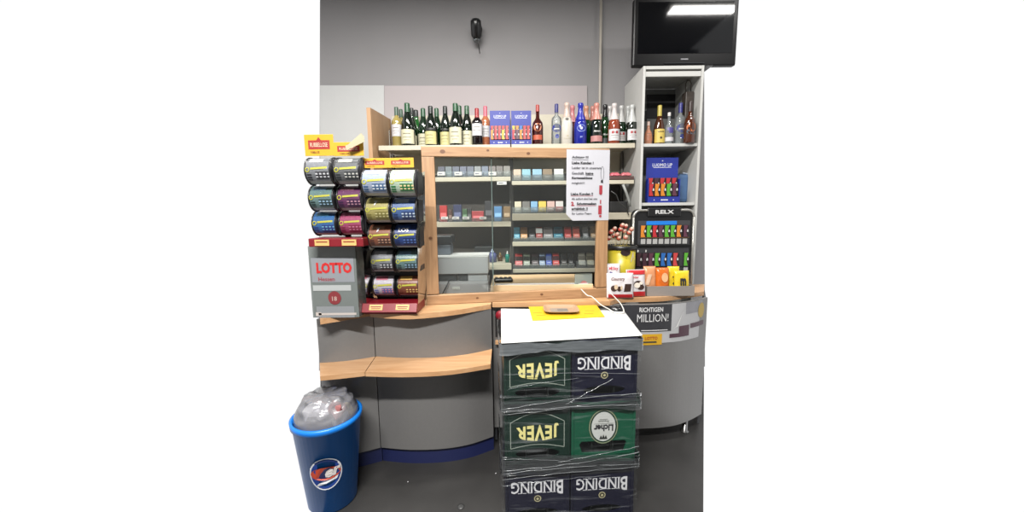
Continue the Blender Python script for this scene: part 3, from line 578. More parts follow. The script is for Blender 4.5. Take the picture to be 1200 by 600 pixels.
# ================================================================== wooden counter screen
a = G(502.5, 357.5, Z1); b = G(710.5, 348, Z1)
ang = math.atan2(b.y-a.y, b.x-a.x); FW = math.hypot(b.x-a.x, b.y-a.y)+.012; FH = .925
fs_ = thing('counter_screen', 'pine-framed clear protective screen standing on the counter', 'screen', (a.x-.012, a.y+.012, Z1+.001), ang)
fw = .062; fd = .035
zt_ = FH
MB().box((FW/2, 0, fw*.47), (FW-.0, fd, fw*.94), bev=.003).build('frame_rail', PINE, fs_)
MB().box((FW/2, 0, zt_-fw*.47), (FW, fd, fw*.94), bev=.003).build('frame_rail', PINE, fs_)
lw = .072
for x in (lw/2, FW-lw/2): MB().box((x, 0, zt_/2+.002), (lw, fd-.002, zt_-fw*1.88-.006), bev=.003).build('frame_stile', PINEV, fs_)
KN = M((112, 70, 40), .5)
kn = MB()
for (x, z, r) in ((.12, zt_-.03, .011), (.38, zt_-.02, .006), (.62, zt_-.035, .008), (.95, zt_-.03, .007), (.035, .4, .008), (.3, .03, .006), (.7, .035, .007)):
    kn.add([(x+r*1.4*math.cos(k*PI/6), -fd/2-.0006, z+r*math.sin(k*PI/6)) for k in range(12)], [tuple(range(12))])
kn.build('wood_knots', KN, fs_)
PANE = glassy((238, 244, 242), .985, .03)
hx = (577-515)/(700-515)*(FW-2*lw)+lw
MB().box(((lw+hx)/2, .006, zt_/2), (hx-lw, .004, zt_-fw*1.86), 0).build('pane', PANE, fs_)
MB().box(((FW-lw+hx)/2-.003, .012, zt_/2+.05), (FW-lw-hx+.006, .004, zt_-fw*1.86-.1), 0).build('pane', PANE, fs_)
MB().box((hx, .009, zt_/2+.02), (.004, .012, zt_-fw*1.86-.04), 0).build('pane_edge', glassy((150, 175, 170), .5, .1), fs_)
FM = Matrix.Translation(fs_.location) @ Matrix.Rotation(ang, 4, 'Z')
# the notice, taped to the screen
def onscreen(px, py):           # screen-local x, z where a pixel meets the front of the frame
    d = ray(px, py); n = Vector((math.sin(ang), -math.cos(ang), 0)); o = FM @ Vector((0, -fd/2, 0)); c = Vector((0, 0, CAMZ))
    p = c+d*((o-c).dot(n)/d.dot(n)); q = FM.inverted() @ p; return q.x, q.z
x0, z0 = onscreen(664, 175); x1, z1 = onscreen(713, 258)
nt_ = thing('paper_notice', 'white paper notice with black and red German text on the screen', 'notice', FM @ Vector(((x0+x1)/2, -fd/2-.002, (z0+z1)/2)), ang)
nw = x1-x0; nh = z0-z1
art([([(-nw/2, nh/2), (nw/2, nh/2), (nw/2, -nh/2), (-nw/2+.04, -nh/2), (-nw/2, -nh/2+.04)], [(0, 4, 3, 2, 1)])], M((206, 206, 213), .6), nt_, flat(0, .001), 'sheet')
art([([(-nw/2, nh/2), (nw/2, nh/2), (nw/2, -nh/2), (-nw/2+.04, -nh/2), (-nw/2, -nh/2+.04)], [(0, 1, 2, 3, 4)])], M((206, 206, 213), .6), nt_, flat(0, .0016), 'sheet_back')
RI = M((170, 40, 56), .6)
def line(s, fx, fy, wd, hh=.017, m=INK, ul=None, b=.02):
    b = b+.02
    o = lettering(s, hh, m, nt_, flat(-nw/2+fx*nw+wd*nw/2, -.0005, nh/2-fy*nh), width=wd*nw, bold=b)
    if ul: art([rect_2d(-nw/2+fx*nw+wd*nw/2, nh/2-fy*nh-hh*.75, wd*nw, .0022)], ul, nt_, flat(0, -.0005), 'underline')
line('Achtung !!!', .12, .11, .38, .018, INK, INK); line('Liebe Kunden !', .12, .185, .50, .017, b=.03)
line('Leider ist in unserem', .12, .255, .68, .015, b=0); line('Geschäft', .12, .33, .28, .016, b=0); line('keine', .44, .33, .18, .016, INK, INK)
line('Kartenzahlung', .12, .40, .48, .018, INK, None, .04); line('möglich!!!', .12, .47, .30, .016, b=0)
line('Liebe Kunden !!', .10, .62, .52, .017, INK, RI); line('Ab sofort sind bei uns', .12, .69, .60, .014, b=0)
line('2.', .11, .76, .08, .026, RI, None, .04); line('Schutzmasken', .24, .76, .46, .016, INK, RI, .03); line('erhältlich !!', .12, .83, .38, .016, INK, INK); line('Ihr Lotto-Team', .13, .90, .46, .013, b=0)
art([ring_2d(nw*.33, nh*.17, .011, .042, .0022, 24), rect_2d(nw*.325, nh*.055, .014, .016)], INK, nt_, flat(0, -.0006), 'drawn_loop')
for q_ in (rect_2d(nw*.30, -nh*.06, .020, .052), rect_2d(nw*.30, -nh*.125, .014, .008), rect_2d(nw*.30, -nh*.235, .008, .024), rect_2d(nw*.29, -nh*.35, .022, .055), ell_2d(nw*.3, -nh*.44, .008, .008, 10)): art([q_], RI, nt_, flat(0, -.0006), 'drawn_mark')
# small bag hanging at the opening
x0, z0 = onscreen(677, 318); x1, z1 = onscreen(697, 338)
hb = thing('sweet_sachet', 'small clear sachet of red sweets standing inside the screen opening', 'sachet', FM @ Vector(((x0+x1)/2, .035, max(z1, fw*.9)-.0)), ang)
hb.location.z = Z1+.004; 
q = P(687, 320, hb.location.y).z-Z1-.006
MB().box((0, 0, q/2), (x1-x0+.005, .012, q), bev=.005).build('bag', glassy((200, 215, 210), .5, .15), hb)
art([ell_2d(0, q*.45, .028, .034, 16)], M((190, 120, 120), .5, var=.5, scale=60), hb, flat(0, -.0068), 'label')
# ------------------------------------------------------------------ behind the screen: desk, till, keypad
o = MB().box((.19, 2.535, Z1+.041), (.66, .40, .080), bev=.003).build('desk_pad', DESK); tag(o, 'pale wooden service board on the counter behind the screen', 'board')
o = MB().box((.19, 2.352, Z1+.0845), (.60, .026, .006), bev=.002).build('cable_strip', WHITE); tag(o, 'white flat strip along the front of the service board', 'strip')
a = P(581, 331, 2.47); 
t = thing('card_reader', 'black handset lying on the pale service board', 'handset', (P(590, 331, 2.45).x, 2.44, Z1+.0825), .1)
MB().box((0, 0, .014), (.125, .055, .026), bev=.01).build('body', M((18, 20, 20), .35), t)
kb = MB()
for i in range(4):
    for j in range(2): kb.box((-.045+.03*i, -.012+.024*j, .029), (.018, .014, .006), bev=.002)
kb.build('keys', M((44, 50, 48), .4), t)
a = P(513, 303, 2.42); b = P(571, 303, 2.42)
tw = b.x-a.x+.03
t = thing('cash_register', 'light grey cash register with two tiers behind the left pane', 'cash register', ((a.x+b.x)/2-.01, 2.42, Z1+.001), .02)
GR = M((206, 207, 210), .45); GR2 = M((236, 236, 234), .45); GR3 = M((190, 187, 188), .45)
zA = P(540, 330, 2.42).z-Z1; zB = P(540, 321, 2.42).z-Z1; zC = P(540, 302, 2.42).z-Z1
MB().box((0, .11, zA/2), (tw, .24, zA), bev=.005).build('drawer_case', GR3, t)
MB().box((0, -.013, zA*.52), (tw-.03, .008, zA*.72), bev=.002).build('drawer', M((196, 193, 195), .45), t)
MB().box((-tw*.1, -.019, zA*.55), (.05, .006, .02), bev=.002).build('drawer_handle', WHITE, t)
for x, w_ in ((-tw*.28, tw*.36), (tw*.04, tw*.2)): MB().box((x, .03, (zA+zB)/2), (w_, .03, zB-zA-.004)).build('printer_slot', M((84, 86, 88), .4, var=.3, scale=60), t)
MB().box((tw*.3, .06, (zA+zB)/2), (tw*.36, .1, zB-zA-.002)).build('side_block', GR, t)
MB().box((0, .11, (zB+zC)/2), (tw, .24, zC-zB), bev=.004).build('upper_case', GR, t)
MB().box((0, .112, zC+.004), (tw+.004, .25, .008), bev=.003).build('lid', GR2, t)
o = MB(); o.tube([P(517, 347.5, 2.36), P(527, 328, 2.375)], .004, 8); tag(o.build('pen', M((20, 20, 22), .4)), 'thin black stylus leaning before the cash register', 'pen')
# monitor-like device on the register
a = P(520, 278, 2.62)
t = thing('receipt_printer', 'small dark device with grey base on top of the register', 'device', (a.x+.005, 2.56, Z1+zC+.01))
MB().box((0, 0, .035), (.12, .12, .07), bev=.006).build('base', M((110, 118, 128), .4), t)
MB().box((0, -.01, .105), (.15, .13, .06), bev=.01).build('hood', M((34, 38, 42), .35), t)
o = MB().box((.0, 3.2, zl4+.06), (.16, .08, .1), bev=.01).build('telephone_base', M((52, 56, 60), .5)); o.location.x = P(567, 290, 3.2).x; tag(o, 'dark grey box on the lowest left shelf above the register', 'box')
# bottles on the lower left shelf
def small_bottle(px, Y, zb, R, H, body, cap, label):
    t = thing('sanitizer_bottle', label, 'bottle', (P(px, 300, Y).x, Y, zb+.001))
    MB().lathe([(0, 0), (R, 0), (R, H*.62), (R*.7, H*.7), (R*.35, H*.74), (0, H*.74)], 16).build('body', body, t)
    MB().lathe([(R*.4, H*.74), (R*.4, H*.85), (R*.2, H*.87), (R*.2, H), (0, H)], 12).build('cap', cap, t)
    return t
small_bottle(594.5, 2.92, zl4, .017, .09, M((0, 138, 122), .3), WHITE, 'small teal sanitizer bottle with white cap on the lower shelf')
small_bottle(577, 2.95, zl4, .034, .105, M((92, 100, 150), .25), M((180, 190, 220), .3), 'short blue bottle beside the teal sanitizer')
small_bottle(586, 3.0, zl4, .02, .07, M((96, 66, 30), .3), M((150, 120, 60), .3), 'small brown jar between the blue bottle and the teal sanitizer')
# ================================================================== scratch-ticket stands
TC = {'a': [(150, 164, 190), (206, 214, 224), (60, 96, 140)], 'b': [(176, 200, 176), (226, 200, 140), (20, 110, 50)], 'c': [(160, 150, 84), (182, 172, 110), (120, 112, 50)], 'd': [(60, 92, 150), (170, 190, 210), (24, 44, 96)],
      'e': [(132, 74, 50), (170, 120, 90), (60, 32, 30)], 'f': [(30, 54, 118), (50, 84, 160), (16, 30, 76)], 'g': [(120, 124, 130), (196, 198, 204), (36, 36, 42)], 'h': [(92, 124, 124), (120, 160, 190), (30, 50, 50)],
      'i': [(196, 190, 200), (206, 110, 130), (80, 100, 170)], 'j': [(126, 66, 44), (222, 178, 90), (110, 50, 34)], 'k': [(96, 98, 100), (190, 190, 184), (40, 46, 50)], 'l': [(96, 40, 84), (166, 110, 130), (50, 20, 60)],
      'm': [(160, 60, 100), (180, 90, 120), (130, 30, 60)], 'n': [(40, 96, 160), (80, 150, 190), (30, 50, 130)]}
TN = {'a': 'pale blue', 'b': 'green and orange', 'c': 'olive gold', 'd': 'blue and silver', 'e': 'brown', 'f': 'deep blue', 'g': 'grey and black', 'h': 'teal grey', 'i': 'pink and violet', 'j': 'orange and rust', 'k': 'charcoal silver', 'l': 'purple', 'm': 'magenta', 'n': 'bright blue'}
DK = M((30, 30, 34), .35)
def drum(parent, x, y, z, code, wd=.114, R=.062, txt=None):
    h = MB(); A = Matrix.Translation((x, y, z)) @ Matrix.Rotation(PI/2, 4, 'Y')
    for s in (-1, 1): h.lathe([(0, s*(wd/2+.004)), (R+.004, s*(wd/2+.004)), (R+.004, s*(wd/2-.001)), (0, s*(wd/2-.001))], 24, mx=A)
    for s in (-1, 1): h.box((x+s*(wd/2+.007), y+.015, z), (.008, .09, .11), bev=.01)
    h.lathe([(.02, -wd/2), (.02, wd/2)], 12, mx=A); hs = h.build('roll_holder', DK, parent)
    c = TC[code]
    def f(e):
        def g(u, v): a = v/R; return Vector((x+u, y-(R+e)*math.cos(a), z+(R+e)*math.sin(a)))
        return g
    rl = MB().lathe([(R-.002, -wd/2+.002), (R-.002, wd/2-.002)], 28, mx=A).build('ticket_roll', M((200, 200, 200), .4), hs)
    wv = wd*.96
    c = [tuple(int(min(255, q_*.85+22)) for q_ in cc_) for cc_ in c]
    art([rect_2d(0, .02, wv, .15, 1, 12)], M(c[0], .3, var=.35, scale=110), rl, f(.0), 'ticket')
    sh = [rect_2d(-.01, .052, wv*.6, .026, 1, 2), rect_2d(.035, .01, wv*.25, .012, 1, 2)]; art(sh, M(c[1], .3), rl, f(.0012))
    sh = [rect_2d(.02, -.024, wv*.55, .034, 1, 3)]+[rect_2d(-.04+.0*i, -.02-.012*i, wv*.2, .007) for i in range(3)]
    art(sh, M(c[2], .3), rl, f(.0012))
    sh = [rect_2d(-.004+.018*i, -.030+.014*j, .011, .007) for i in range(4) for j in range(2)]; art(sh, M(tuple(min(255, v+25) for v in c[1]), .4), rl, f(.0020))
    # the yellow key-shaped strip
    sh = [rect_2d(.008, .006, wv*.72, .009, 8, 1), ring_2d(-.045, .002, .011, .011, .004, 16)]
    sh = [([(u, v+.06*(u+.05)) for u, v in s[0]], s[1]) for s in sh]; art(sh, M((190, 188, 70), .35), rl, f(.0026), 'yellow_strip')
    if txt: lettering(txt, .024, M((235, 235, 240), .4), rl, lambda u, v: f(.003)(u-.008, v+.036), bold=.04)
    cv = MB().lathe([(R+.009, -wd/2), (R+.009, wd/2)], 14, mx=A, a0=-.35*PI, a1=.35*PI)   # clear cover over the roll
    return hs
def header(parent, x0, x1, y, z0, h, n, lean=.0):
    hd = MB().box(((x0+x1)/2, y, z0+h/2), (x1-x0, .003, h), bev=.001).build('header_card', M((232, 180, 36), .45), parent)
    for i in range(n):
        cx = x0+(x1-x0)*(i+.5)/n
        art([rect_2d(cx, z0+h*.52, (x1-x0)/n*.74, h*.42), ([(cx-.012, z0+h*.72), (cx+.012, z0+h*.72), (cx, z0+h*.88)], [(0, 1, 2)])], M((176, 40, 36), .5), hd, flat(0, y-.0022))
        lettering('RUBBELLOSE', h*.20, M((240, 226, 196), .5), hd, flat(cx, y-.003, z0+h*.52), width=(x1-x0)/n*.60, bold=.0)
        lettering('RUBBELLOSE', h*.10, M((150, 90, 30), .5), hd, flat(cx-.02, y-.003, z0+h*.17), width=(x1-x0)/n*.3)
    return hd
t = thing('ticket_stand', 'tall scratch-ticket stand with ten rolls beside the wooden screen', 'ticket stand', (-.665, 2.09, Z1+.001), -.02)
def L(v): return Matrix.Rotation(.02, 3, 'Z') @ (Vector(v)-t.location)
codes = [('i', 'j'), ('g', 'h'), ('e', 'f'), ('c', 'd'), ('a', 'b')]
pxs = [(449.5, 478, 336), (447.5, 476.5, 307), (445, 475, 277.5), (442, 473, 246.5), (438.5, 471, 213.5)]
sb = MB()
for i, ((ca, cb), (xa, xb, yy)) in enumerate(zip(codes, pxs)):
    Y = 2.10-.075*i
    for cc, xx in ((ca, xa), (cb, xb)):
        p = P(xx, yy, Y-.06); p.y = Y; p = L(p)
        hs = drum(t, p.x, p.y, p.z, cc, txt='LOS' if cc == 'f' else ('7' if cc in 'ce' else None)); hs['label'] = TN[cc]+' scratch ticket roll in its holder'
# spine, sides, base
base = L((-.664, 2.05, Z1)); top = L((P(455, 200, 1.83).x, 1.87, P(455, 197, 1.8).z))
MB().tube([(base.x, base.y+.09, .01), (base.x, base.y+.09, .1), (top.x, top.y+.03, top.z-.02)], .016, 8).build('spine', DK, t)
bk = MB(); bk.add([(base.x-.13, base.y+.07, .05), (base.x+.13, base.y+.07, .05), (top.x+.125, top.y+.03, top.z), (top.x-.125, top.y+.03, top.z), (base.x-.13, base.y+.075, .05), (base.x+.13, base.y+.075, .05), (top.x+.125, top.y+.035, top.z), (top.x-.125, top.y+.035, top.z)], [(0, 1, 2, 3), (4, 5, 6, 7), (0, 1, 5, 4), (1, 2, 6, 5), (2, 3, 7, 6), (3, 0, 4, 7)])
bk.build('back_panel', DK, t)
for s in (-1, 1):
    xb = base.x+s*.143; xt = top.x+s*.142
    if s == 1: xt += .004
    sd = MB(); sd.add([(xb, base.y-.05, .03), (xb, base.y+.13, .03), (xt, top.y+.09, top.z), (xt, top.y-.06, top.z-.03)], [(0, 1, 2, 3)]); sd.build('side_shield', glassy((190, 196, 196), .72, .1), t)
bx = MB(); bx.box((base.x, base.y-.0, .026), (.29, .18, .050), bev=.004)
mx = Matrix.Translation((base.x, base.y-.096, .038)) @ Matrix.Rotation(math.radians(-25), 4, 'X'); bx.box((0, 0, 0), (.30, .008, .05), mx=mx, bev=.002)
bo = bx.build('base_tray', DRED, t)
for s in (-1, 1):
    m = MB(); m.box((s*.072, -.006, .002), (.072, .003, .030), mx=mx); m.box((s*.072, -.0078, .005), (.058, .001, .006), 1, mx=mx); m.box((s*.072, -.0078, -.005), (.05, .001, .004), 1, mx=mx)
    m.build('price_card', [M((240, 196, 120), .5), M((150, 60, 40), .5)], bo)
h0 = P(424.5, 197, 1.80); h1 = P(485, 185, 1.80); a = L(h0); b = L(h1)
header(t, a.x, b.x, a.y, a.z, b.z-a.z, 2)
# left stand on top of the clear lottery box
t = thing('ticket_stand', 'scratch-ticket stand with six rolls raised on the lottery leaflet box', 'ticket stand', (-.86, 1.9, P(400, 289, 1.86).z+.001), -.02)
T0 = t.location.copy()
def L2(v): return Matrix.Rotation(.02, 3, 'Z') @ (Vector(v)-T0)
for i, ((ca, cb), (xa, xb, yy)) in enumerate(zip([('n', 'm'), ('h', 'l'), ('g', 'k')], [(379.5, 411, 262), (376, 409, 232), (372, 406, 199.5)])):
    Y = 1.93-.06*i
    for cc, xx in ((ca, xa), (cb, xb)):
        p = P(xx, yy, Y-.06); p.y = Y; p = L2(p)
        hs = drum(t, p.x, p.y, p.z, cc, wd=.112); hs['label'] = TN[cc]+' scratch ticket roll in its holder'
b0 = L2((P(397, 283, 1.86).x, 1.91, T0.z))
tp = L2((P(391, 199, 1.8).x, 1.83, P(391, 183, 1.8).z))
MB().tube([(b0.x, b0.y+.06, .01), (b0.x, b0.y+.06, .08), (tp.x, tp.y+.03, tp.z)], .016, 8).build('spine', DK, t)
bx = MB(); bx.box((b0.x, b0.y, .022), (.275, .16, .042), bev=.004); bo = bx.build('base_tray', DRED, t)
for s in (-1, 1):
    m = MB(); m.box((b0.x+s*.068, b0.y-.082, .022), (.072, .003, .03)); m.box((b0.x+s*.068, b0.y-.084, .026), (.056, .001, .006), 1); m.build('price_card', [M((240, 196, 120), .5), M((150, 60, 40), .5)], bo)
a = L2(P(391.5, 183, 1.76)); b = L2(P(426, 166.5, 1.76)); header(t, a.x, b.x, a.y, a.z, b.z-a.z, 1)
a = L2(P(358, 183, 1.77)); b = L2(P(390.5, 157.5, 1.77)); header(t, a.x, b.x, a.y, a.z, b.z-a.z, 1)
m = MB(); a = L2(P(404, 180, 1.74)); b = L2(P(421, 167, 1.72))
for k in range(4):
    mx = Matrix.Translation((b.x-.02, b.y+.002*k, b.z-.005+.004*k)) @ Matrix.Rotation(math.radians(-24-5*k), 4, 'Y'); m.box((0, 0, 0), (.09, .001, .02), mx=mx)
m.build('loose_tickets', M((200, 192, 160), .5), t)
# clear lottery leaflet box
a = P(372, 289, 1.85); b = P(425.5, 289, 1.85)
HB = T0.z-Z1-.003; cx = -.938; bwid = .246
t = thing('leaflet_box', 'grey translucent leaflet box with lottery sign under the ticket stand', 'box', (cx, 1.935, Z1+.001))
dep = .17
m = MB(); m.box((0, -.02, HB/2), (bwid, .006, HB), bev=.002); m.build('front_panel', glassy((150, 158, 156), .35, .2), t)
for s in (-1, 1): MB().box((s*(bwid/2-.003), dep/2-.01, HB/2), (.005, dep, HB)).build('side_panel', glassy((170, 176, 170), .5, .15), t)
MB().box((0, dep-.01, HB/2), (bwid-.012, .006, HB)).build('back_panel', glassy((160, 168, 164), .4, .2), t)
MB().box((0, .07, .004), (bwid-.012, dep-.02, .008)).build('base', M((70, 70, 66), .5), t)
MB().box((0, .07, HB-.006), (bwid-.014, dep-.03, .008)).build('lid', M((120, 124, 122), .4), t)
GP = M((150, 154, 160), .45)
f = flat(0, -.0245, 0)
x1_ = .085
art([rect_2d(.0, HB*.67, .222, HB*.34)], GP, t, f, 'sign_card')
for o in (art([rect_2d(.0, HB*.08, .2, HB*.16)], M((146, 150, 154), .5), t, f, 'leaflet'),): pass
lettering('LOTTO', HB*.15, M((214, 40, 40), .45), t, flat(.008, -.0262, HB*.70), width=.185, bold=.05)
lettering('Hessen', HB*.055, M((170, 50, 60), .45), t, flat(-.035, -.0262, HB*.545), width=.085, bold=.01)
art([ell_2d(.0, HB*.28, .034, .036, 24)], M((140, 50, 56), .5, var=.2), t, flat(0, -.0255), 'round_sticker')
lettering('18', .024, M((200, 170, 160), .5), t, flat(.0, -.0268, HB*.27))
art([rect_2d(-.01, HB*.42, .2, .03)], M((188, 192, 192), .4), t, flat(0, -.025), 'leaflet')
art([rect_2d(.01, HB*.02+.012, .2, .012), rect_2d(-.09, HB*.02+.012, .03, .02)], M((206, 196, 190), .5), t, flat(0, -.0255), 'leaflet')
# ================================================================== crates
SR = math.radians(3.4); SX, SY = -.046, 1.615; CW = .315; CH = .304; CD = .40
SM_ = Matrix.Translation((SX, SY, 0)) @ Matrix.Rotation(SR, 4, 'Z')
def wall_with_hole(w_, h_, loops, th, y, name, mat, parent):
    cu = bpy.data.curves.new('c', 'CURVE'); cu.dimensions = '2D'; cu.fill_mode = 'BOTH'; cu.extrude = th/2
    for lp in [[(-w_/2, 0), (w_/2, 0), (w_/2, h_), (-w_/2, h_)]]+loops:
        s = cu.splines.new('POLY'); s.points.add(len(lp)-1)
        for p, q in zip(s.points, lp): p.co = (q[0], q[1], 0, 1)
        s.use_cyclic_u = True
    o = bpy.data.objects.new('c', cu); COL.objects.link(o)
    me = bpy.data.meshes.new_from_object(o.evaluated_get(bpy.context.evaluated_depsgraph_get()))
    bpy.data.objects.remove(o); bpy.data.curves.remove(cu)
    mb = MB(); mb.add([(v.co.x, y+v.co.z, v.co.y) for v in me.vertices], [tuple(p.vertices) for p in me.polygons]); bpy.data.meshes.remove(me)
    return mb
def crate(kind, col, row, label):
    c = SM_ @ Vector((CW*(col+.5), 0, (2-row)*(CH+.001)))
    t = thing('beer_crate', label, 'crate', c, SR, 'stacked beer crates')
    body = {'j': M((7, 40, 30), .4), 'b': M((13, 14, 40), .4), 'l': M((6, 84, 58), .4)}[kind]
    if kind == 'j': slot = [(ell_2d(0, .055, .105, .028, 20)[0])]
    elif kind == 'b': slot = [(ell_2d(0, .055, .10, .022, 20)[0])]
    else: slot = [[(-.10, .045), (.10, .045), (.115, .09), (.105, .105), (-.105, .105), (-.115, .09)]]
    w_ = CW-.004
    m = wall_with_hole(w_-.01, CH-.006, slot, .008, .006, 'shell', body, t)
    m.box((-w_/2+.006, CD/2, CH/2), (.009, CD-.01, CH-.004), bev=.002).box((w_/2-.006, CD/2, CH/2), (.009, CD-.01, CH-.004), bev=.002)
    m.box((0, CD-.008, CH/2), (w_-.02, .008, CH-.006)).box((0, CD/2, CH-.012), (w_-.016, CD-.02, .012))
    m.build('shell', body, t)
    r = MB(); r.box((0, .004, .006), (w_, .016, .012), bev=.002).box((0, .003, CH-.008), (w_, .014, .016), bev=.002)
    for s in (-1, 1): r.box((s*(w_/2-.007), .003, CH/2), (.012, .014, CH-.03), bev=.003)
    r.build('rim', body if kind != 'b' else M((13, 14, 38), .4), t)
    r = MB(); r.box((0, .05, .07), (w_-.05, .004, .12))
    for i in range(1, 3): r.box((-w_/2+w_*i/3, CD/2, CH/2-.03), (.004, CD-.03, CH-.09))
    r.box((0, CD/2, CH/2-.03), (w_-.03, .004, CH-.09)); r.build('bottle_dividers', M((14, 22, 20), .5), t)
    fr = .0014
    if kind == 'j':
        GY = M((150, 160, 150), .45); CR = M((236, 228, 150), .4)
        # arched outline
        n = 20; pts = [(-.127, .085), (-.127, .215)]+[(-.127+.254*i/n, .215+.045*math.sin(PI*i/n)) for i in range(1, n)]+[(.127, .215), (.127, .085)]
        top_ = pts; sh = []
        for p, q in zip(top_, top_[1:]):
            d = Vector(q)-Vector(p); nn = Vector((-d.y, d.x)).normalized()*.0018
            sh.append(([(p[0]-nn.x, p[1]-nn.y), (q[0]-nn.x, q[1]-nn.y), (q[0]+nn.x, q[1]+nn.y), (p[0]+nn.x, p[1]+nn.y)], [(0, 1, 2, 3)]))
        pts2 = [(-.127+.254*i/n, .085+.018*math.sin(PI*i/n)) for i in range(n+1)]
        for p, q in zip(pts2, pts2[1:]): sh.append(([(p[0], p[1]-.002), (q[0], q[1]-.002), (q[0], q[1]+.002), (p[0], p[1]+.002)], [(0, 1, 2, 3)]))
        art(sh, GY, t, flat(0, fr), 'outline')
        hw_ = .098
        lettering('JEVER', .098, CR, t, flat(.0, fr, .172, PI), width=2*hw_*1.02, bold=.035, spacing=1.12, warp=lambda x, y: (x, y*(1.05-.38*(x/hw_)**2)), name='crate_lettering')
    elif kind == 'b':
        WTT = M((226, 228, 232), .4)
        f = flat(0, fr, .188, PI)
        lettering('B', .072, WTT, t, lambda x, y: f(x-.106, y+.004), width=.034, bold=.02, name='crate_lettering')
        lettering('INDING', .060, WTT, t, lambda x, y: f(x+.021, y), width=.212, bold=.012, name='crate_lettering')
        sr = MB()
        for (x, wq) in [(-.079, .012), (-.055, .012), (-.032, .012), (.006, .012), (.035, .012), (.062, .012), (.086, .012)]:
            for yy in (-.029, .029): a_ = rect_2d(x, yy, .018, .003); sr.add([f(u, v) for u, v in a_[0]], a_[1])
        sr.build('serifs', WTT, t)
        art([ring_2d(0, .128, .017, .017, .004, 24), ell_2d(0, .128, .008, .008, 12)], M((196, 190, 150), .4), t, flat(0, fr), 'emblem')
        art([ell_2d(0, .128, .0128, .0128, 20)], M((60, 56, 40), .4), t, flat(0, fr-.0004), 'emblem_field')
        art([ell_2d(0, .128, .006, .006, 12)], M((196, 190, 150), .4), t, flat(0, fr-.0012), 'emblem_centre')
    else:
        art([ell_2d(0, .178, .072, .088, 32)], M((16, 50, 34), .4), t, flat(0, fr-.0005), 'badge_field')
        art([ring_2d(0, .178, .070, .086, .005, 36)], M((140, 150, 120), .4), t, flat(0, fr-.0011), 'badge_ring')
        art([ell_2d(0, .178, .058, .074, 32)], M((206, 210, 206), .4), t, flat(0, fr-.0011), 'badge_centre')
        lettering('Licher', .034, INK, t, flat(0, fr-.002, .172, PI), width=.094, bold=.04, name='crate_lettering')
        lettering('Premium', .012, M((90, 96, 90), .4), t, flat(0, fr-.002, .205, PI), width=.05, name='crate_lettering')
        art([rect_2d(0, .193, .092, .0015), rect_2d(0, .215, .04, .002)], M((90, 96, 90), .4), t, flat(0, fr-.002))
        art([([(-.02, .115), (-.012, .135), (-.006, .122), (0, .14), (.006, .122), (.012, .135), (.02, .115)], [(0, 1, 2), (2, 3, 4), (4, 5, 6), (0, 2, 4, 6)])], M((40, 44, 40), .4), t, flat(0, fr-.002), 'emblem')
    return t
crate('j', 0, 0, 'upside-down dark green beer crate with cream arched lettering, top row left')
crate('b', 1, 0, 'upside-down navy beer crate with pale lettering, top row right')
crate('j', 0, 1, 'upside-down dark green beer crate with cream arched lettering, middle row left')
crate('l', 1, 1, 'upside-down bright green beer crate with white oval badge, middle row right')
crate('b', 0, 2, 'upside-down navy beer crate with pale lettering, bottom row left')
crate('b', 1, 2, 'upside-down navy beer crate with pale lettering, bottom row right')
TOP = 3*(CH+.001)
# stretch film around the stack
m = MB(); nu = 200; nz = 130; vs = []; fs = []
Wd = 2*CW; g = .010
per = [(-g, -g), (Wd+g, -g), (Wd+g, CD+g), (-g, CD+g)]
L_ = [math.dist(per[i], per[(i+1) % 4]) for i in range(4)]; tot = sum(L_)
for j in range(nz+1):
    z = .012+(TOP-.006)*j/nz
    for i in range(nu):
        s = tot*i/nu; k = 0
        while s > L_[k]: s -= L_[k]; k += 1
        p = Vector(per[k]).lerp(Vector(per[(k+1) % 4]), s/L_[k]); nn = [(0, -1), (1, 0), (0, 1), (-1, 0)][k]
        cr = min(s, L_[k]-s)
        q = Vector((p.x*3, p.y*3, z*22+p.x*1.8)); e = noise.noise(q)*.5+.5
        e2 = abs(noise.noise(Vector((p.x*2, p.y*2, z*60-p.x*9))))
        amp = (.003+.007*e+.006*e2)*min(1, .3+cr/.03)
        if z > TOP-.05: amp *= .6
        vs.append((p.x+nn[0]*amp, p.y+nn[1]*amp, z))
for j in range(nz):
    for i in range(nu): i2 = (i+1) % nu; fs.append((j*nu+i, j*nu+i2, (j+1)*nu+i2, (j+1)*nu+i))
m.add(vs, fs, 0, None, True); o = m.build('stretch_film', film_mat()); place(o, SM_.to_translation(), SR); tag(o, 'clear crinkled stretch film wrapped around the stack of beer crates', 'film')
# gathered rope-like folds of the film
fm = MB()
for (z0, z1, x0, x1, a_, r) in ((.602, .655, -.01, Wd+.01, .012, .0030), (.592, .600, -.01, Wd+.01, .006, .0034), (.578, .62, -.01, Wd*.7, -.008, .0022), (.30, .36, -.01, Wd+.01, -.012, .0028), (.285, .30, -.01, Wd+.01, .008, .0026), (.255, .285, -.01, Wd+.01, .006, .002), (.70, .74, .02, Wd*.55, .005, .0016), (.77, .75, .0, Wd, .006, .0014), (.615, .73, Wd*.45, Wd*.8, .0, .0024), (.33, .39, Wd*.4, Wd+.01, .0, .0022), (.36, .33, -.01, Wd*.5, .004, .0018), (.225, .25, -.01, Wd*.8, .004, .0016)):
    pts = [(x0+(x1-x0)*k/24, -.0245-.002*math.sin(k), z0+(z1-z0)*k/24+a_*math.sin(PI*k/24)+.003*noise.noise(Vector((k*.5, z0*30, 0)))) for k in range(25)]
    fm.tube(pts, [max(.0006, r*(.4+abs(noise.noise(Vector((k*.45, z0*50, 3)))))) for k in range(25)], 6)
o2 = fm.build('film_folds', glassy((190, 195, 198), .62, .15), o)
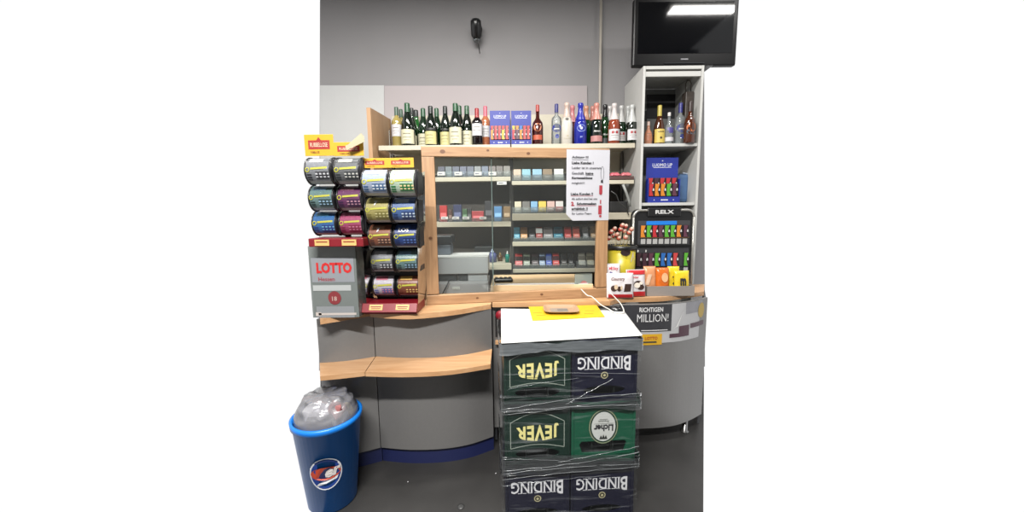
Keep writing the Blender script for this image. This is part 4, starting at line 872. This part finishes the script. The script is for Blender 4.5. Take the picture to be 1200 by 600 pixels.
# milky gathered bands of film: under the sheet and over the joints between the crates
def film_band(zc, hb, mat, amp, tilt, label=None):
    cf = MB(); vs = []; fs = []; N = 110; K = 9
    path = [(-.013, CD*.9), (-.013, -.019), (Wd+.013, -.019), (Wd+.013, CD*.9)]
    ls = [math.dist(path[k], path[k+1]) for k in range(3)]; tt = sum(ls)
    for j in range(K+1):
        for i in range(N+1):
            q_ = tt*i/N; k = 0
            while k < 2 and q_ > ls[k]: q_ -= ls[k]; k += 1
            p = Vector(path[k]).lerp(Vector(path[k+1]), q_/ls[k]); nn = [(-1, 0), (0, -1), (1, 0)][k]
            e = amp*(abs(math.sin(j*1.4+i*.13+2*noise.noise(Vector((i*.09, zc*9, 0)))))+.5*noise.noise(Vector((i*.35, j*.8, zc*7))))
            edge = .55+.6*noise.noise(Vector((i*.07, zc*13, 1)))
            z = zc+(j/K-.5)*hb*(edge+.45)+tilt*math.sin(p.x*5+zc*3)
            vs.append((p.x+nn[0]*e, p.y+nn[1]*e, min(z, TOP+.002)))
    for j in range(K):
        for i in range(N): q_ = j*(N+1)+i; fs.append((q_, q_+1, q_+N+2, q_+N+1))
    cf.add(vs, fs, 0, None, True); return cf.build('film_band', mat, o)
film_band(TOP-.024, .05, glassy((120, 126, 130), .25, .3), .005, 0)
FB = glassy((176, 182, 186), .88, .2)
film_band(.612, .045, FB, .005, .008); film_band(.60, .02, FB, .005, -.004); film_band(.318, .055, FB, .005, .010); film_band(.285, .02, FB, .004, -.004); film_band(.35, .012, FB, .004, .012); film_band(.655, .012, FB, .004, .010)
# white sheet on top
q = [G(587.5, 400.5, TOP+.012), G(753, 391.5, TOP+.012), G(731, 363, TOP+.012), G(587, 360.5, TOP+.012)]
m = MB(); nx = 30; ny = 20; vs = []; fs = []
for j in range(ny+1):
    for i in range(nx+1):
        u = i/nx; v = j/ny; p = (q[0].lerp(q[1], u)).lerp(q[3].lerp(q[2], u), v)
        e = min(u, 1-u, v, 1-v)
        vs.append((p.x, p.y, TOP+.011+.0012*noise.noise(Vector((u*5, v*5, 2)))-(.004 if e == 0 else 0)))
for j in range(ny):
    for i in range(nx): k = j*(nx+1)+i; fs.append((k, k+1, k+nx+2, k+nx+1))
K_ = len(vs); vs += [(x, y, TOP+.003) for x, y, z in vs]; fs += [tuple(K_+i for i in f_[::-1]) for f_ in fs]
for i in range(nx): fs.append((i, i+1, i+1+K_, i+K_)); k = ny*(nx+1)+i; fs.append((k, k+1, k+1+K_, k+K_))
for j in range(ny): k = j*(nx+1); fs.append((k, k+nx+1, k+nx+1+K_, k+K_)); k += nx; fs.append((k, k+nx+1, k+nx+1+K_, k+K_))
m.add(vs, fs, 0, None, True); o = m.build('white_sheet', M((240, 242, 240), .5)); tag(o, 'bright white sheet laid flat over the stack of crates', 'sheet')
ZS = TOP+.0128
y4 = [G(619.5, 359.6, ZS), G(624, 376, ZS), G(709, 371.5, ZS), G(699, 357.6, ZS)]
t = thing('yellow_mat', 'yellow paper mat under the serving tray on the white sheet', 'mat', (0, 0, 0))
MB().prism([(p.x, p.y) for p in y4], ZS, ZS+.0015).build('paper', M((240, 186, 26), .5), t)
for (px, py) in ((630, 366.5), (634, 369.5), (691, 364), (690, 367.5)):
    c = G(px, py, ZS+.002); MB().box((c.x, c.y, ZS+.0018), (.05, .006, .0006)).build('print', M((170, 130, 30), .5), t)
c = G(657.5, 365.5, ZS)
t = thing('serving_tray', 'small beige rounded money tray on the yellow mat', 'tray', (c.x, c.y+.01, ZS+.0017), -.03)
def rr(a_, b_, z): return [(p[0], p[1], z) for p in ell_2d(0, 0, a_, b_, 40, 5)[0]]
m = MB(); rings = [rr(.070, .055, 0), rr(.078, .062, .005), rr(.096, .082, .016), rr(.100, .086, .018), rr(.096, .082, .018), rr(.080, .064, .009), rr(.072, .056, .006)]
vs = [v for r_ in rings for v in r_]; fs = [(j*40+i, j*40+(i+1) % 40, (j+1)*40+(i+1) % 40, (j+1)*40+i) for j in range(6) for i in range(40)]+[list(range(40))[::-1], [240+i for i in range(40)]]
m.add(vs, fs, 0); m.build('dish', M((186, 152, 122), .35), t)
MB().box((-.01, 0, .0068), (.10, .075, .0012)).build('insert', M((158, 146, 134), .3), t); art([rect_2d(.01, 0, .06, .045)], M((124, 120, 116), .4), t, lambda x, y: Vector((x, y, .0078)))
# cord and adapter
cz = ZS+.004
pts = spline([P(681, 339, 2.26), P(688, 346, 2.20), P(694, 348, 2.185), G(704, 357, ZS+.02), G(713, 362, ZS+.012), G(722, 367, cz), G(731, 366, cz), G(728, 357, ZS+.03), P(722, 350, 2.19), P(716, 344, 2.21), P(713, 341, 2.24)], 5)
cord = MB().tube(pts, .0032, 8)
c = G(721, 363.5, ZS)
t = thing('computer_mouse', 'small black mouse with white cable on the right rear corner of the sheet', 'mouse', (c.x, c.y-.0, ZS), -.5)
m = MB(); m.lathe([(.0001, .024), (.4, .022), (.8, .014), (1, .004), (.95, 0), (0, 0)], 20)
m.v = [Vector((v.x*.045, v.y*.026, v.z)) for v in m.v]; m.build('shell', M((18, 20, 24), .25), t)
MB().box((-.022, 0, .0225), (.02, .004, .006), bev=.001).build('scroll_wheel', M((90, 90, 95), .4), t)
inv = (Matrix.Translation(t.location) @ Matrix.Rotation(-.5, 4, 'Z')).inverted(); cord.v = [inv @ v for v in cord.v]; cord.build('cable', M((226, 222, 214), .45), t, label='thin white cable')
# ================================================================== sweets on the right counter
def pillow(label, px0, px1, py0, py1, Y, zb, mat, lean=8, t_=.035, rz=0, group='bags of sweets on the right counter', z_over=None, crimp=True, th0=None):
    a = P(px0, py0, Y); b = P(px1, py0, Y); w_ = b.x-a.x; h = (a.z-zb)/math.cos(math.radians(lean))
    t = thing('sweets_bag', label, 'bag', ((a.x+b.x)/2, Y, zb+.002), rz, group, rx=-math.radians(lean))
    def prof(x, z): 
        u = max(-1, min(1, 2*x/w_)); v = max(-1, min(1, 2*z/h-1)); return t_*((1-abs(u)**3)*(1-abs(v)**4))**.6+.0012
    n = 18; vs = []; fs = []
    for s in (-1, 1):
        for j in range(n+1):
            for i in range(n+1):
                x = -w_/2+w_*i/n; z = h*j/n; wob = .0025*noise.noise(Vector((x*40, z*40, s+w_)))
                vs.append((x, s*prof(x, z)*.5+wob*(1 if 0 < i < n and 0 < j < n else 0), z))
    N = (n+1)**2
    for s in (0, 1):
        for j in range(n):
            for i in range(n): q = s*N+j*(n+1)+i; fs.append((q, q+1, q+n+2, q+n+1))
    for i in range(n):
        for (p, q) in ((i, i+1), (n*(n+1)+i, n*(n+1)+i+1), (i*(n+1), (i+1)*(n+1)), (i*(n+1)+n, (i+1)*(n+1)+n)): fs.append((p, q, q+N, p+N))
    m = MB().add(vs, fs, 0, None, True); bag = m.build('wrapper', mat, t)
    fn = lambda x, z, e=.0035: Vector((x, -prof(x, z)*.5-e, z))
    return t, fn, w_, h
RB = M((196, 36, 42), .35); WB = M((228, 222, 224), .35); CH1 = M((58, 34, 26), .4)
ZC1 = Z1+.001
t, fn, w_, h = pillow('white sweets bag with blue and red print behind the chocolate bags', 711, 728, 310, 330, 2.335, ZC1, WB)
lettering('Milky', h*.13, M((200, 50, 70), .4), t, lambda x, y: fn(x, y+h*.84)); lettering('Bar', h*.13, M((60, 60, 150), .4), t, lambda x, y: fn(x, y+h*.68))
t, fn, w_, h = pillow('white and red chocolate bag beside the wooden screen frame', 711.5, 743, 321, 346, 2.275, ZC1, WB, lean=6)
art([rect_2d(0, h*.09, w_*.9, h*.14, 10, 3)], RB, t, fn, 'red_band'); art([rect_2d(w_*.26, h*.42, w_*.26, h*.3, 5, 4, .15), ell_2d(-w_*.25, h*.40, w_*.12, h*.12), ell_2d(-w_*.06, h*.38, w_*.08, h*.1)], CH1, t, fn, 'chocolate_picture')
art([ell_2d(-w_*.18, h*.45, w_*.07, h*.1), ell_2d(.02*w_, h*.42, w_*.04, h*.09)], M((214, 190, 160), .4), t, lambda x, z: fn(x, z, .0055), 'nut_picture')
lettering('Country', h*.15, M((110, 60, 50), .4), t, lambda x, y: fn(x-w_*.1, y+h*.76, .005), shear=.2)
t, fn, w_, h = pillow('white chocolate bag with red top leaning beside the first bag', 735, 757.5, 317, 345, 2.315, ZC1, WB, lean=8, rz=.05)
art([rect_2d(0, h*.90, w_*.95, h*.16, 10, 3)], RB, t, fn, 'red_top'); art([rect_2d(0, h*.1, w_*.92, h*.18, 10, 3)], RB, t, fn, 'red_band'); art([ell_2d(.08*w_, h*.45, w_*.25, h*.14), ell_2d(.2*w_, h*.35, w_*.2, h*.1)], CH1, t, fn, 'chocolate_picture')
art([ell_2d(.0, h*.42, w_*.16, h*.1), ell_2d(.22*w_, h*.5, w_*.1, h*.06)], M((240, 228, 214), .4), t, lambda x, z: fn(x, z, .0055), 'cream_picture')
lettering('kinder', h*.08, RB, t, lambda x, y: fn(x-w_*.1, y+h*.72, .005))
# shelf-ready carton of sweets
a = P(758, 345, 2.33); b = P(813.5, 345, 2.33)
t = thing('display_carton', 'low grey cardboard tray holding orange and yellow sweets bags', 'carton', ((a.x+b.x)/2, 2.33, ZC1))
w_ = b.x-a.x; hh = P(785, 335.5, 2.33).z-Z1
m = MB(); m.box((0, 0, hh/2), (w_, .004, hh)).box((0, .13, hh*.6), (w_, .004, hh*1.2)).box((-w_/2+.002, .065, hh/2), (.004, .13, hh)).box((w_/2-.002, .065, hh/2), (.004, .13, hh)).box((0, .065, .002), (w_, .13, .004)); m.build('tray', M((150, 142, 136), .7), t)
zc = ZC1+.006
t, fn, w_, h = pillow('salmon orange crisp sweets bag, left in the grey cardboard tray', 755.5, 770, 313, 340, 2.385, zc, M((220, 150, 104), .35, var=.15), lean=8, t_=.04)
art([rect_2d(-w_*.2, h*.5, w_*.3, h*.4, 4, 5, .3)], M((226, 190, 160), .4), t, fn)
t, fn, w_, h = pillow('shiny orange sweets bag with pink print in the cardboard tray', 769.5, 785, 314.5, 340, 2.375, zc, M((222, 110, 34), .25), lean=6, t_=.04)
art([ell_2d(.1*w_, h*.62, w_*.25, h*.18)], M((244, 190, 140), .3), t, fn); art([ell_2d(.15*w_, h*.2, w_*.33, h*.1)], M((230, 120, 150), .35), t, lambda x, z: fn(x, z, .005)); art([rect_2d(-.1*w_, h*.12, w_*.7, h*.16, 6, 3)], M((180, 50, 30), .35), t, fn)
YB = M((240, 206, 40), .3)
t, fn, w_, h = pillow('upright yellow sweets bag with black letters in the cardboard tray', 783.5, 797.5, 313, 340, 2.40, zc, YB, lean=6, t_=.03)
lettering("m&m's", h*.20, INK, t, lambda x, y: fn(-y*.9-w_*.0, x*.9+h*.42, .005), width=h*.62, bold=.05)
t, fn, w_, h = pillow('yellow sweets bag tilted at the right end of the cardboard tray', 791, 809, 318, 340, 2.36, zc, YB, lean=6, t_=.035, rz=.05)
lettering("m", h*.32, INK, t, lambda x, y: fn(x+.0, y+h*.52, .005), bold=.06, width=w_*.4)
# lollipop tin
t = thing('lollipop_tin', 'yellow round lollipop tin with black rim behind the sweets', 'tin', (P(728.5, 300, 2.46).x, 2.47, ZC1))
zt2 = P(728, 290.5, 2.4).z-Z1; R = 16.5*2.46/FPX
MB().lathe([(0, 0), (R*.97, 0), (R*.97, zt2), (R*.9, zt2), (R*.9, zt2-.01), (0, zt2-.01)], 32).build('can', M((206, 188, 46), .35, var=.12, scale=30), t)
MB().lathe([(R*.98, zt2-.018), (R*1.08, zt2-.012), (R*1.1, zt2+.01), (R*1.0, zt2+.012), (R*.95, zt2-.0)], 32).build('rim', BLACK, t)
def cyl2(e=.002): return lambda x, z: Vector((R*1.0*math.sin(x/R)*(1+e/R), -R*math.cos(x/R)*(1+e/R), z))
art([ell_2d(0, zt2-.028, .032, .022, 20)], M((40, 20, 24), .4), t, cyl2(.004), 'brown_badge')
art([ell_2d(.035, .085, .012, .012)], M((190, 60, 30), .4), t, cyl2(), 'print'); art([rect_2d(.048, zt2-.06, .008, .06, 2, 4, .3), rect_2d(.062, zt2-.06, .005, .05, 2, 4, -.4)], M((220, 210, 190), .4), t, cyl2())
tip = [(716, 272), (720, 268.5), (723, 275), (727, 269), (729, 264.5), (731.5, 271), (733, 265.5), (737, 273), (740, 269), (718, 276.5), (725, 279.5), (733, 278.5), (713, 279.5)]
for k, (px, py) in enumerate(tip):
    y = 2.42+.035*((k*7) % 4)/3; c = P(px, py, y); b_ = Vector((t.location.x+(c.x-t.location.x)*.75, 2.44+.02*(k % 3), ZC1+zt2+.0))
    l = thing('lollipop', 'red and cream wrapped lollipop in the yellow tin, ' + ['far left', 'upper left', 'lower left of middle', 'middle', 'topmost', 'right of middle', 'upper right of middle', 'right', 'far right', 'front left', 'front middle', 'front right', 'front far left'][k], 'lollipop', b_, 0, 'lollipops in the yellow tin')
    d = c-b_
    MB().tube([(0, 0, 0), d*.9], .0018, 6).build('stick', M((226, 210, 170), .5), l)
    m = MB(); m.sphere((d.x, d.y, d.z), .0155, 12, 0, None, .9)
    m.build('candy', M([(200, 70, 60), (190, 90, 70), (214, 130, 110)][k % 3], .3), l)
    m = MB(); m.sphere((d.x+.003, d.y-.003, d.z+.006), .0135, 10, 0, None, .9); m.build('wrapper', M((226, 190, 170), .35), l)
# ================================================================== black vape stand
a = P(743.5, 248, 2.57); b = P(816.5, 248, 2.57); RW = b.x-a.x; RH = P(780, 245, 2.57).z-Z1
t = thing('vape_stand', 'black upright vape stand with silver edge standing on the counter', 'display stand', ((a.x+b.x)/2, 2.60, ZC1))
def rprism(w_, h_, r, y0, y1):
    pts = [(-w_/2+.0, 0), (w_/2, 0)]+[(w_/2-r+r*math.cos(k*PI/16), h_-r+r*math.sin(k*PI/16)) for k in range(9)]+[(-w_/2+r+r*math.cos(PI/2+k*PI/16), h_-r+r*math.sin(PI/2+k*PI/16)) for k in range(9)]
    m = MB(); n = len(pts); vs = [(p[0], y0, p[1]) for p in pts]+[(p[0], y1, p[1]) for p in pts]
    m.add(vs, [list(range(n)), [n+i for i in range(n)][::-1]]+[(i, (i+1) % n, n+(i+1) % n, n+i) for i in range(n)]); return m, pts
m, pts = rprism(RW, RH, .05, 0, .05); m.build('body', M((20, 20, 22), .4), t)
MB().tube([(p[0]*.985, -.004, p[1]*.985) for p in pts[2:]]+[], .0085, 8).tube([(RW/2*.985, -.004, .01), (RW/2*.985, -.004, pts[2][1]*.985)], .0085, 8).tube([(-RW/2*.985, -.004, .01), (-RW/2*.985, -.004, pts[-1][1]*.985)], .0085, 8).build('edge_trim', M((186, 184, 178), .3, .5), t)
MB().box((0, -.006, RH-.022), (RW*.54, .016, .062), bev=.006).build('crown', M((16, 16, 18), .4), t)
zz = lambda y, Y=2.59: P(780, y, Y).z-ZC1
xx = lambda px, Y=2.59: P(px, 270, Y).x-t.location.x
lettering('RELX', .026, M((226, 226, 226), .4), t, flat(0, -.0155, RH-.020), width=.128, bold=.03)
for (y0, y1) in ((258.5, 288), (291, 317)):
    MB().box(((xx(748)+xx(809))/2, -.001, (zz(y0)+zz(y1))/2), (xx(809)-xx(748), .003, zz(y0)-zz(y1))).build('inner_panel', M((66, 66, 70), .4), t)
MB().box(((xx(757.5)+xx(793))/2, -.006, (zz(259)+zz(263.5))/2), (xx(793)-xx(757.5), .006, zz(259)-zz(263.5)), bev=.001).build('blue_panel', M((20, 130, 230), .4), t)
for (y, l) in ((286.8, 'upper'), (319, 'lower')):
    MB().box(((xx(748)+xx(809))/2, -.012, zz(y)), (xx(809)-xx(748), .026, .004)).build('shelf', M((30, 30, 32), .4), t)
def pods(codes, x0, dx, yb, h, row):
    for i, ch in enumerate(codes):
        if ch == ' ': continue
        p = vape_pack(dx*2.59/FPX, h, ch, None, 0, 0, 0, .012)
        place(p, (P(x0+dx*(i+.5), 270, 2.59).x, 2.59, ZC1+yb)); tag(p, '%s vape pack, %s row of the black stand, %s' % (VL[ch], row, ('at far right' if x0 > 799 else NUM[i])), 'vape pack', 'vape packs in the black stand')
ph = zz(263.7)-zz(277.5)
pods('ogrvggo', 750.5, 7.0, zz(277.6), ph, 'upper'); pods('v', 800.5, 6.6, zz(277.6), ph, 'upper')
for i in range(8):
    MB().box((xx(754+7.0*i), -.010, (zz(279.5)+zz(286))/2), (.032, .004, zz(279.5)-zz(286)-.002), bev=.001).build('price_card', M((186, 186, 184), .5), t)
MB().box(((xx(750)+xx(808))/2, -.01, zz(278.4)), (xx(808)-xx(750), .012, .003)).build('shelf', M((120, 90, 60), .4), t)
MB().box(((xx(750)+xx(808))/2, -.01, zz(311.8)), (xx(808)-xx(750), .012, .003)).build('shelf', M((40, 40, 44), .4), t)
ph = zz(296)-zz(311.3)
pods('ddvgbbp', 746.5, 7.2, zz(311.4), ph, 'lower'); pods('g', 802.5, 6.2, zz(311.4), ph, 'lower')
MB().box((xx(805.5), -.010, (zz(313.5)+zz(318.5))/2), (.03, .004, zz(313.5)-zz(318.5)), bev=.001).build('price_card', M((186, 186, 184), .5), t)
for px in (748.5, 758): MB().box((xx(px), -.006, zz(294)), (.009, .004, .016), bev=.001).build('clip', WHITE, t)
# ================================================================== bin with bag
c = G(398, 592, 0)
BXc, BYc = -.965, 1.80; RB0 = .118; RB1 = .160; BH = .475
zr = BH
t = thing('waste_bin', 'round blue plastic waste bin with oval badge beside the counter', 'bin', (BXc, BYc, .0))
MB().lathe([(0, .004), (RB0-.01, 0), (RB0, .006), (RB1, BH-.03), (RB1+.008, BH-.028), (RB1+.010, BH), (RB1-.002, BH+.002), (RB1-.006, BH-.03), (RB0-.006, .012), (0, .012)], 44).build('bucket', M((22, 126, 226), .35, spec=.4), t)
def cn(e):
    def f(x, z):
        a_ = math.radians(-90+18)+x/.15; r = RB0+(RB1-RB0)*z/(BH-.03)+e; return Vector((r*math.cos(a_), r*math.sin(a_), z))
    return f
art([ell_2d(0, .235, .080, .088, 30)], M((220, 224, 232), .4), t, cn(.002), 'badge'); art([ell_2d(0, .235, .072, .079, 30)], M((24, 60, 140), .4), t, cn(.003), 'badge_field')
art([ell_2d(0, .240, .073, .036, 24)], M((196, 74, 48), .4), t, cn(.0042), 'badge_band')
art([([(x*1.3, .185+x*.35+(.012 if k == 1 else 0)) for x in (-.04, .0, .04)][0:3]+[(.06, .215), (0, .202), (-.04, .188)], [(0, 1, 2, 3, 4, 5)]) for k in (0,)], M((230, 232, 236), .4), t, cn(.0045), 'badge_swoosh')
lettering('er', .044, M((232, 226, 222), .4), t, lambda x, y: cn(.006)(x+.036, .243+y+.15*x), bold=.05, shear=.2)
m = MB(); vs = []; fs = []; n = 48; rings = 26
for j in range(rings+1):
    v = j/rings
    for i in range(n):
        a_ = 2*PI*i/n; cr = noise.noise(Vector((math.cos(a_)*2.4, math.sin(a_)*2.4, v*4)))
        fold = .5+.5*math.sin(a_*9+4*cr)
        if v < .12: r = RB1-.010; z = BH-.06+v/.12*.064
        else:
            w2 = (v-.12)/.88; r = (RB1-.010)*(1-.42*w2**1.5)*(1+.10*cr*w2)+.010*fold*w2; z = BH+.004+w2*.10+.02*cr*w2
        if w2_ := (v > .97): pass
        vs.append((r*math.cos(a_)*(1.0), r*math.sin(a_), z))
for j in range(rings):
    for i in range(n): fs.append((j*n+i, j*n+(i+1) % n, (j+1)*n+(i+1) % n, (j+1)*n+i))
k = len(vs); vs.append((0, 0, BH+.10)); fs += [(rings*n+i, rings*n+(i+1) % n, k) for i in range(n)]
m.add([(x+BXc, y+BYc, z) for x, y, z in vs], fs, 0, None, True); o = m.build('bin_liner', glassy((200, 200, 206), .66, .2)); tag(o, 'crumpled clear plastic liner bulging out of the blue bin', 'bag')
for k in range(7):
    a_ = k*2.4; r = .07+.02*(k % 2)*1; m = MB(); bm = bmesh.new(); bmesh.ops.create_icosphere(bm, subdivisions=2, radius=.042)
    bm.verts.index_update()
    vs = [v.co*(1+.5*noise.noise(v.co*45+Vector((k, 0, 0)))) for v in bm.verts]; fs = [[v.index for v in f_.verts] for f_ in bm.faces]; bm.free()
    m.add(vs, fs); cc = [(214, 214, 218), (198, 150, 140), (190, 190, 196), (206, 190, 150), (220, 220, 224), (150, 90, 90), (210, 212, 220)][k]
    o = m.build('crumpled_paper', M(cc, .6)); place(o, (BXc+r*math.cos(a_), BYc+r*math.sin(a_), BH-.025+.035*(k % 3)))
    tag(o, ['white', 'pinkish', 'pale grey', 'beige', 'bright white', 'dull red', 'bluish white'][k]+' crumpled paper rubbish inside the clear bin liner', 'rubbish', 'rubbish inside the bin liner')
mb = MB().box((0, 1.0, .2), (.1, .1, .1)) if False else None
o = MB().lathe([(0, 0), (.017, 0), (.019, .002), (.012, .004), (0, .004)], 14).build('metal_disc', M((70, 70, 70), .4)); g_ = G(540, 594, 0); place(o, (g_.x, g_.y, .0)); tag(o, 'small flat dark disc lying on the floor before the counter', 'disc')
for k, (px, py) in enumerate(((478, 565), (581, 555))):
    g_ = G(px, py, 0); o = MB().box((0, 0, .002), (.006, .005, .003), bev=.001).build('paper_scrap', PAPER); place(o, (g_.x, g_.y, 0), k); tag(o, ['tiny white paper scrap on the open floor before the ledge', 'tiny white paper scrap on the floor beside the crates'][k], 'scrap')
